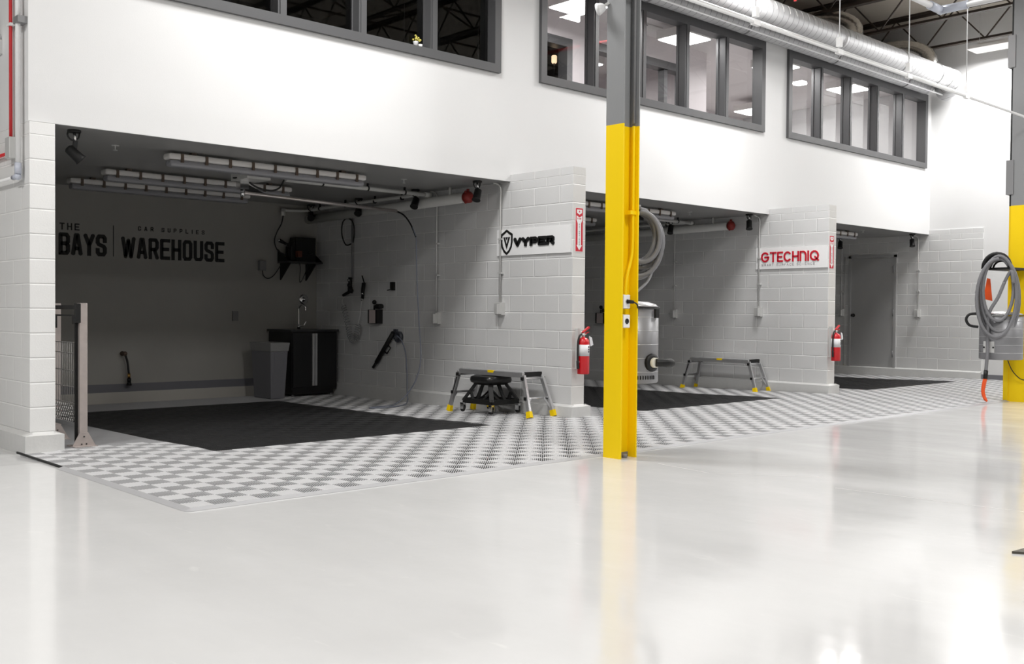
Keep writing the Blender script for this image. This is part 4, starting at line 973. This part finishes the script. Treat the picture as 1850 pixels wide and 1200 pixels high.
t = thing('air_gun', 'black air blow gun hanging beside the coiled hose', 'air gun', (W1-.04, 3.96, 1.3))
q = MB(); q.cyl((W1-.04, 3.98, 1.34), (W1-.04, 3.94, 1.56), .020, .024, 10); q.bar((W1-.04, 3.94, 1.56), (W1-.04, 3.99, 1.66), .012, .012); q.bar((W1-.04, 4.0, 1.42), (W1-.04, 3.98, 1.56), .012, .02); q.build('body', BLACK, t)
q = MB(); q.cyl((W1-.045, 3.985, 1.31), (W1-.045, 3.98, 1.36), .013, n=8); q.cyl((W1-.045, 3.97, 1.40), (W1-.045, 3.968, 1.42), .022, n=8); q.build('fitting', CHROME, t)
# ------------------------------------------------------------------ cabinet with sink, bin
t = thing('sink_cabinet', 'black two-door sink cabinet in the rear corner of the nearest bay', 'cabinet', (4.9, 4.9, -.03))
q = MB(); q.box(4.55, 5.28, 4.57, 5.19, .06, .875); q.box(4.58, 5.25, 4.60, 5.19, .0, .06); q.build('body', CABB, t)
q = MB(); q.box(4.52, 5.295, 4.53, 5.20, .875, .905); q.build('worktop', mat('dark_worktop', (.03, .03, .032), .25), t, bevel=.003)
for xa, xb, hx in ((4.565, 4.895, 4.862), (4.905, 5.27, 4.905)):
    q = MB(); q.box(xa, xb, 4.55, 4.57, .10, .86); dr = q.build('door', CABB, t, bevel=.002)
    q = MB(); q.box(hx, hx+.034, 4.532, 4.55, .12, .85); q.build('handle', ALU, dr)
q = MB()
for x in (4.6, 5.22):
    for y in (4.62, 5.1): q.cyl((x, y, fz(y)+.017), (x, y, .01), .016, n=8)
q.build('foot', STEELGREY, t)
t = thing('faucet', 'tall gooseneck chrome faucet standing on the sink cabinet', 'faucet', (4.95, 5.05, .905))
q = MB(); q.tube(spl([(4.95, 5.05, .905), (4.95, 5.05, 1.15), (4.95, 5.05, 1.20), (4.96, 5.02, 1.245), (4.98, 4.98, 1.25), (5.0, 4.95, 1.22), (5.0, 4.95, 1.17)], 5), .013, 12); q.cyl((4.95, 5.05, .905), (4.95, 5.05, .97), .022, n=14); q.build('spout', CHROME, t)
q = MB(); q.cyl((4.95, 5.05, .945), (5.02, 5.03, .955), .010, n=8); q.bar((5.02, 5.03, .955), (5.05, 5.02, 1.01), .012, .012); q.build('lever', CHROME, t)
q = MB(); q.lathe([(.075, 0), (.072, .012), (.05, .02), (.025, .022), (.022, .05), (.001, .052)], (5.13, YB, 1.333), (0, -1, 0), 28)
tag(q.build('shower_valve', CHROME), 'round chrome valve plate on the wall above the sink cabinet', 'valve')
t = thing('trash_bin', 'slim grey trash bin with a clear liner beside the sink cabinet', 'bin', (4.25, 4.65, -.03))
zf = fz(4.6)+.018
def frus(q, x0, x1, y0, y1, z0, X0, X1, Y0, Y1, z1, m=0):
    q.add([(x0, y0, z0), (x1, y0, z0), (x1, y1, z0), (x0, y1, z0), (X0, Y0, z1), (X1, Y0, z1), (X1, Y1, z1), (X0, Y1, z1)], [(3, 2, 1, 0), (0, 1, 5, 4), (1, 2, 6, 5), (2, 3, 7, 6), (3, 0, 4, 7), (4, 5, 6, 7)], m)
q = MB(); frus(q, 4.15, 4.36, 4.42, 4.88, zf, 4.12, 4.39, 4.38, 4.92, .70); q.build('body', BINM, t, bevel=.012)
q = MB(); frus(q, 4.18, 4.33, 4.405, 4.43, .2, 4.18, 4.33, 4.378, 4.40, .60); q.build('front_panel', BINM, t, bevel=.006)
q = MB(); frus(q, 4.118, 4.392, 4.376, 4.924, .615, 4.105, 4.405, 4.36, 4.94, .735); q.build('liner', LINER, t, bevel=.01)
# ------------------------------------------------------------------ wall shelf and things on it
t = thing('wall_shelf', 'black metal wall shelf with triangular brackets in the rear corner', 'shelf', (4.97, 5.1, 1.6))
q = MB(); q.box(4.70, 5.26, 4.90, YB, 1.845, 1.87); q.build('shelf_board', mat('dark_steel', (.035, .035, .037), .4), t)
for x in (4.74, 5.16): 
    q = MB(); q.prism([(0, 0), (-.28, 0), (0, -.24)], (x, YB, 1.845), (0, 1, 0), (0, 0, 1), (1, 0, 0), .02); q.build('bracket', BLACK, t)
q = MB()
for x in (4.70, 5.25): q.prism([(0, 0), (-.30, 0), (0, .18)], (x, YB, 1.87), (0, 1, 0), (0, 0, 1), (1, 0, 0), .01)
q.build('side_plate', BLACK, t)
t = thing('machine', 'black box-shaped machine standing on the wall shelf', 'machine', (5.0, 5.08, 1.87))
q = MB(); q.box(4.88, 5.20, 5.0, 5.19, 1.87, 2.22); q.prism([(0, 0), (.0, .20), (.08, .30), (.08, 0)], (4.80, 5.02, 1.88), (1, 0, 0), (0, 0, 1), (0, 1, 0), .15); q.build('case', BLACK, t, bevel=.01)
q = MB(); q.box(4.86, 4.93, 4.93, 5.0, 1.93, 2.02); q.build('orange_fitting', mat('rust_orange', (.12, .03, .015), .5), t)
q = MB(); q.tube(spl([(4.93, 4.95, 1.99), (5.03, 4.92, 1.97), (5.10, 4.93, 1.99), (5.06, 4.97, 2.0)], 5), .006, 6); q.tube(spl([(4.88, 5.0, 1.9), (4.93, 4.98, 1.8), (4.93, 5.0, 1.62), (4.95, 5.0, 1.58), (5.02, 5.0, 1.70), (5.06, 5.0, 1.85)], 5), .006, 6); q.build('cable', RUBBER, t)
t = thing('spray_nozzle_hose', 'black spray nozzle with hose hooked above the shelf, chrome tipped', 'hose', (4.65, 5.05, 2.0))
q = MB(); q.cyl((4.64, 5.06, 2.16), (4.74, 5.06, 2.12), .028, .02, 12); q.tube(spl([(4.74, 5.06, 2.12), (4.80, 5.06, 2.11), (4.79, 5.06, 2.0), (4.82, 5.05, 1.90), (4.88, 5.03, 1.87)], 5), .010, 8); q.build('nozzle', BLACK, t)
q = MB(); q.cyl((4.62, 5.06, 2.168), (4.645, 5.06, 2.158), .020, n=12); q.build('tip', CHROME, t)
t = thing('outlet_cover', 'dark weatherproof outlet cover with a cord, left of the wall shelf', 'electrical outlet', (4.43, YB, 1.72))
q = MB(); q.box(4.385, 4.485, YB-.07, YB, 1.73, 1.87); q.build('cover', STEELGREY, t, bevel=.008)
q = MB(); q.tube(spl([(4.435, YB-.05, 1.73), (4.45, YB-.05, 1.66), (4.52, YB-.05, 1.62), (4.60, YB-.06, 1.66), (4.68, YB-.06, 1.76), (4.75, YB-.08, 1.88)], 6), .007, 8); q.build('cord', RUBBER, t)
q = MB(); q.box(3.995, 4.075, YB-.03, YB, 1.02, 1.155)
o = q.build('wall_box', mat('steel_cover', (.20, .20, .20), .4)); tag(o, 'small grey cover box alone low on the back wall of the nearest bay', 'electrical outlet')
t = thing('hose_bib', 'short black hose with brass fitting hanging from a wall tap', 'hose', (2.48, YB-.05, .22))
q = MB(); q.lathe([(.03, 0), (.03, .02), (.018, .03), (.018, .06)], (2.46, YB, .60), (0, -1, 0), 14); q.sphere((2.47, YB-.07, .60), .03, 12); q.build('tap', mat('bronze_tap', (.14, .10, .08), .4, .6), t)
q = MB(); q.tube(spl([(2.47, YB-.07, .59), (2.50, YB-.07, .50), (2.515, YB-.07, .38), (2.52, YB-.07, .34)], 5), .014, 10); q.build('hose', RUBBER, t)
q = MB(); q.cyl((2.52, YB-.07, .345), (2.523, YB-.07, .28), .018, n=12); q.build('brass_coupling', BRASS, t)
q = MB(); q.cyl((2.523, YB-.07, .28), (2.523, YB-.07, .235), .028, .022, 12); q.cyl((2.523, YB-.07, .235), (2.523, YB-.07, .19), .022, .036, 12); q.build('nozzle', BLACK, t)
# ------------------------------------------------------------------ mesh gate by the left wall
t = thing('mesh_gate', 'weathered steel posts with a hanging wire mesh panel by the left wall', 'gate', (.46, 1.4, .018))
def gz(y): return fz(y)+.017
for (x, y, k) in ((.455, 1.085, 0), (.475, 1.78, 1)):
    q = MB(); z = gz(y); q.box(x-.033, x+.033, y-.033, y+.033, z, 1.218); po = q.build('post', GATE, t, bevel=.003)
    q = MB(); q.prism([(-.095, 0), (.095, 0), (.095, .01), (.035, .12), (-.035, .12), (-.095, .01)], (x, y-.033, z), (1, 0, 0), (0, 0, 1), (0, -1, 0), .008)
    q.box(x-.095, x+.095, y-.095, y+.095, z, z+.008); q.build('foot_plate', GATE, po)
    q = MB()
    for dx_, dz_ in ((-.02, .022), (.02, .022), (0, .085)): q.cyl((x+dx_, y-.041, z+dz_), (x+dx_, y-.046, z+dz_), .006, n=8)
    q.build('bolt', RUBBER, po)
q = MB(); q.box(.40, .425, 1.09, 1.78, 1.165, 1.20); q.box(.40, .42, 1.09, 1.78, 1.105, 1.12); q.box(.395, .43, 1.10, 1.16, 1.04, 1.11); q.box(.40, .425, 1.6, 1.66, 1.0, 1.11); q.box(.39, .43, 1.05, 1.09, 1.05, 1.215); q.box(.395, .42, 1.09, 1.10, .02, 1.2); q.build('top_rail', BLACK, t)
q = MB(); q.box(.40, .43, 1.10, 1.78, .16, .195); q.build('bottom_rail', STEELGREY, t)
q = MB(); x = .41
for k in range(15):
    y = 1.12+k*.045; q.cyl((x, y, .20), (x, y, .885), .0028, n=5)
for z in (.88, .79, .64, .50, .36): q.cyl((x, 1.10, z), (x, 1.76, z), .004, n=5)
for k in range(13):
    y = 1.12+k*.05
    for a_ in range(3): q.bar((x, y, .20+a_*.05), (x, y+.025, .225+a_*.05), .006, .003); q.bar((x, y+.025, .225+a_*.05), (x, y+.05, .20+a_*.05), .006, .003); q.bar((x, y+.025, .225+a_*.05), (x, y, .25+a_*.05), .006, .003); q.bar((x, y+.025, .225+a_*.05), (x, y+.05, .25+a_*.05), .006, .003)
q.build('wire_mesh', mat('dull_wire', (.30, .29, .28), .5, .5), t)
# ------------------------------------------------------------------ work platforms
def platform(lab):
    t = thing('work_platform', lab, 'step bench', (5.1, .9, .018), 'folding aluminium work platforms')
    x0, x1, y0, y1 = 4.945, 5.245, .36, 1.45
    q = MB(); q.box(x0, x1, y0, y1, .445, .50); q.box(x0+.01, x1-.01, y0+.01, y1-.01, .498, .505); q.build('deck', ALU, t, bevel=.004)
    q = MB(); q.box(x0+.04, x1-.01, y0-.012, y0+.03, .455, .506); q.build('end_tread', BLACK, t)
    q = MB(); q.box(x0-.001, x0+.03, .84, .94, .480, .5065); q.build('warning_label', YELLOW, t)
    for yy_, sg in ((y0, -1), (y1, 1)):
        for xx, sx in ((x0, -1), (x1, 1)):
            top = V3((xx+.012*sx*-1, yy_+sg*.005, .47)); ft = V3((xx+sx*.035, yy_+sg*(.155 if sg < 0 else .125), fz(yy_)+.045))
            q = MB(); q.bar(top, ft, .032, .045, up=(0, 1, 0)); lg = q.build('leg', ALU, t)
            q = MB(); d_ = (ft-top).normalized(); q.bar(ft-d_*.045, ft+d_*.012+V3((0, 0, -.014)), .042, .056, up=(0, 1, 0), w1=.05, h1=.066); q.build('foot_cap', YELLOW, lg)
        for f_, r_ in ((.08, .013), (.58, .013)):
            a_ = V3((x0-.035*f_, yy_+sg*.14*f_, .47-.43*f_)); b_ = V3((x1+.035*f_, yy_+sg*.14*f_, .47-.43*f_))
            q = MB(); q.cyl(a_, b_, r_, n=10); rg = q.build('rung', ALU if sg < 0 else STEELGREY, t)
            q = MB()
            for p_ in (a_, b_): q.bar(p_+V3((-.02, 0, 0)), p_+V3((.02, 0, 0)), .036, .036)
            q.build('knuckle', BLACK, rg)
        q = MB()
        for s0, s1 in ((x0, .05), (x1, -.05)): q.bar((s0+s1*1.1, yy_+sg*.085, .225), (s0-s1*.5, yy_+sg*.12, .105), .012, .02)
        q.build('brace', ALU, t)
    q = MB(); q.bar((x0-.016, 1.47, .40), (x0-.028, 1.525, .22), .006, .012); q.build('side_sticker', BLACK, t)
    return t
p1 = platform('aluminium work platform with yellow feet standing over the rolling stool')
dup(p1, None, (5.43, .745, -.03), 'aluminium work platform with yellow feet against the middle bay wall, nothing under it')
# rolling stool
t = thing('rolling_stool', 'black rolling stool on castors tucked under the near work platform', 'stool', (5.02, .96, .018))
sx, sy = 5.02, .965
q = MB()
def rsq(cx, cy, h, rr, z, n=6):
    out = []
    for (ax, ay, a0) in ((1, 1, 0), (-1, 1, 90), (-1, -1, 180), (1, -1, 270)):
        for k in range(n+1):
            a = math.radians(a0+90*k/n); out.append((cx+ax*(h-rr)+rr*math.cos(a), cy+ay*(h-rr)+rr*math.sin(a), z))
    return out
lay = [(.165, .355), (.190, .365), (.197, .395), (.190, .428), (.165, .438), (.05, .440)]; k0 = 28
for h, z in lay: q.v += rsq(sx, sy, h, h*.45, z)
for i in range(len(lay)-1):
    for k in range(k0): q.face([i*k0+k, i*k0+(k+1) % k0, (i+1)*k0+(k+1) % k0, (i+1)*k0+k], 0, True)
q.face(list(range(k0))[::-1]); q.face([(len(lay)-1)*k0+k for k in range(k0)])
q.build('seat', mat('black_vinyl', (.012, .012, .012), .28), t)
q = MB(); H = .205
for a, b_ in (((-1, -1), (1, -1)), ((1, -1), (1, 1)), ((1, 1), (-1, 1)), ((-1, 1), (-1, -1))):
    A = V3((sx+a[0]*H, sy+a[1]*H*1.2, .15)); B = V3((sx+b_[0]*H, sy+b_[1]*H*1.2, .15)); q.bar(A, B, .02, .055)
    A2 = V3((sx+a[0]*.11, sy+a[1]*.11, .37)); B2 = V3((sx+b_[0]*.11, sy+b_[1]*.11, .37)); q.bar(A2, B2, .02, .03)
    q.bar(A, A2, .05, .03); M_ = (A+B)/2; q.bar(A.lerp(A2, .52), A.lerp(B, .36), .028, .022); q.bar(B.lerp(B2, .52), B.lerp(A, .36), .028, .022)
    q.bar(A2.lerp(B2, .5), M_, .035, .02)
q.bar((sx-H, sy-H*1.2, .155), (sx+H, sy+H*1.2, .155), .02, .03); q.bar((sx-H, sy+H*1.2, .155), (sx+H, sy-H*1.2, .155), .02, .03)
q.box(sx-.12, sx+.12, sy-.14, sy+.14, .13, .14); q.box(sx-.13, sx+.13, sy-.13, sy+.13, .335, .355)
q.build('frame', BLACK, t)
for a in ((-1, -1), (1, -1), (1, 1), (-1, 1)):
    wx, wy = sx+a[0]*H, sy+a[1]*H*1.2
    q = MB(); q.box(wx-.022, wx-.016, wy-.02, wy+.03, .05, .115); q.box(wx+.016, wx+.022, wy-.02, wy+.03, .05, .115); q.box(wx-.022, wx+.022, wy-.02, wy+.03, .108, .124); cs = q.build('castor', CHROME, t)
    q = MB(); q.lathe([(.030, -.012), (.036, -.008), (.036, .008), (.030, .012)], (wx, wy+.01, .0535), (1, 0, 0), 18); q.build('wheel', RUBBER, cs)
# object at the right edge of the floor
t = thing('floor_wedge', 'dark grey pointed metal plate lying on the floor at the right picture edge', 'plate', (2.6, -5.85, 0))
q = MB(); q.prism([(0, 0), (.12, .09), (.45, .16), (.5, -.05), (.12, -.035)], (2.44, -5.79, .0), (.73, -.68, 0), (.68, .73, 0), (0, 0, 1), .012); q.build('plate', mat('rusty_grey', (.12, .11, .09), .6, .4, var=.4, vscale=40), t)
# stray white scraps on the mat by the wall
for (x, y, lab) in ((5.05, 1.98, 'tiny crumpled white scrap on the mat near the wall, left of two'), (5.12, 1.90, 'tiny crumpled white scrap on the mat near the wall, right of two')):
    q = MB(); q.sphere((x+.1, y+.28, fz(y+.28)+.022), .022, 8, sc=(1, 1, .35)); tag(q.build('paper_scrap', PAPER), lab, 'scrap')
# hairline pale joints in the floor coating
q = MB()
for A, B in (((3.45, -2.76), (3.37, -3.30)), ((3.37, -3.30), (3.84, -3.92)), ((3.50, -4.24), (3.61, -5.41))):
    d_ = V3((B[0]-A[0], B[1]-A[1], 0)).normalized(); n_ = V3((-d_.y, d_.x, 0))*.0035
    a_, b_ = V3((A[0], A[1], .0006)), V3((B[0], B[1], .0006)); q.add([a_+n_, a_-n_, b_-n_, b_+n_], [(0, 1, 2, 3)])
struct('trim_7', q, mat('pale_filler', (.86, .86, .85), .3))
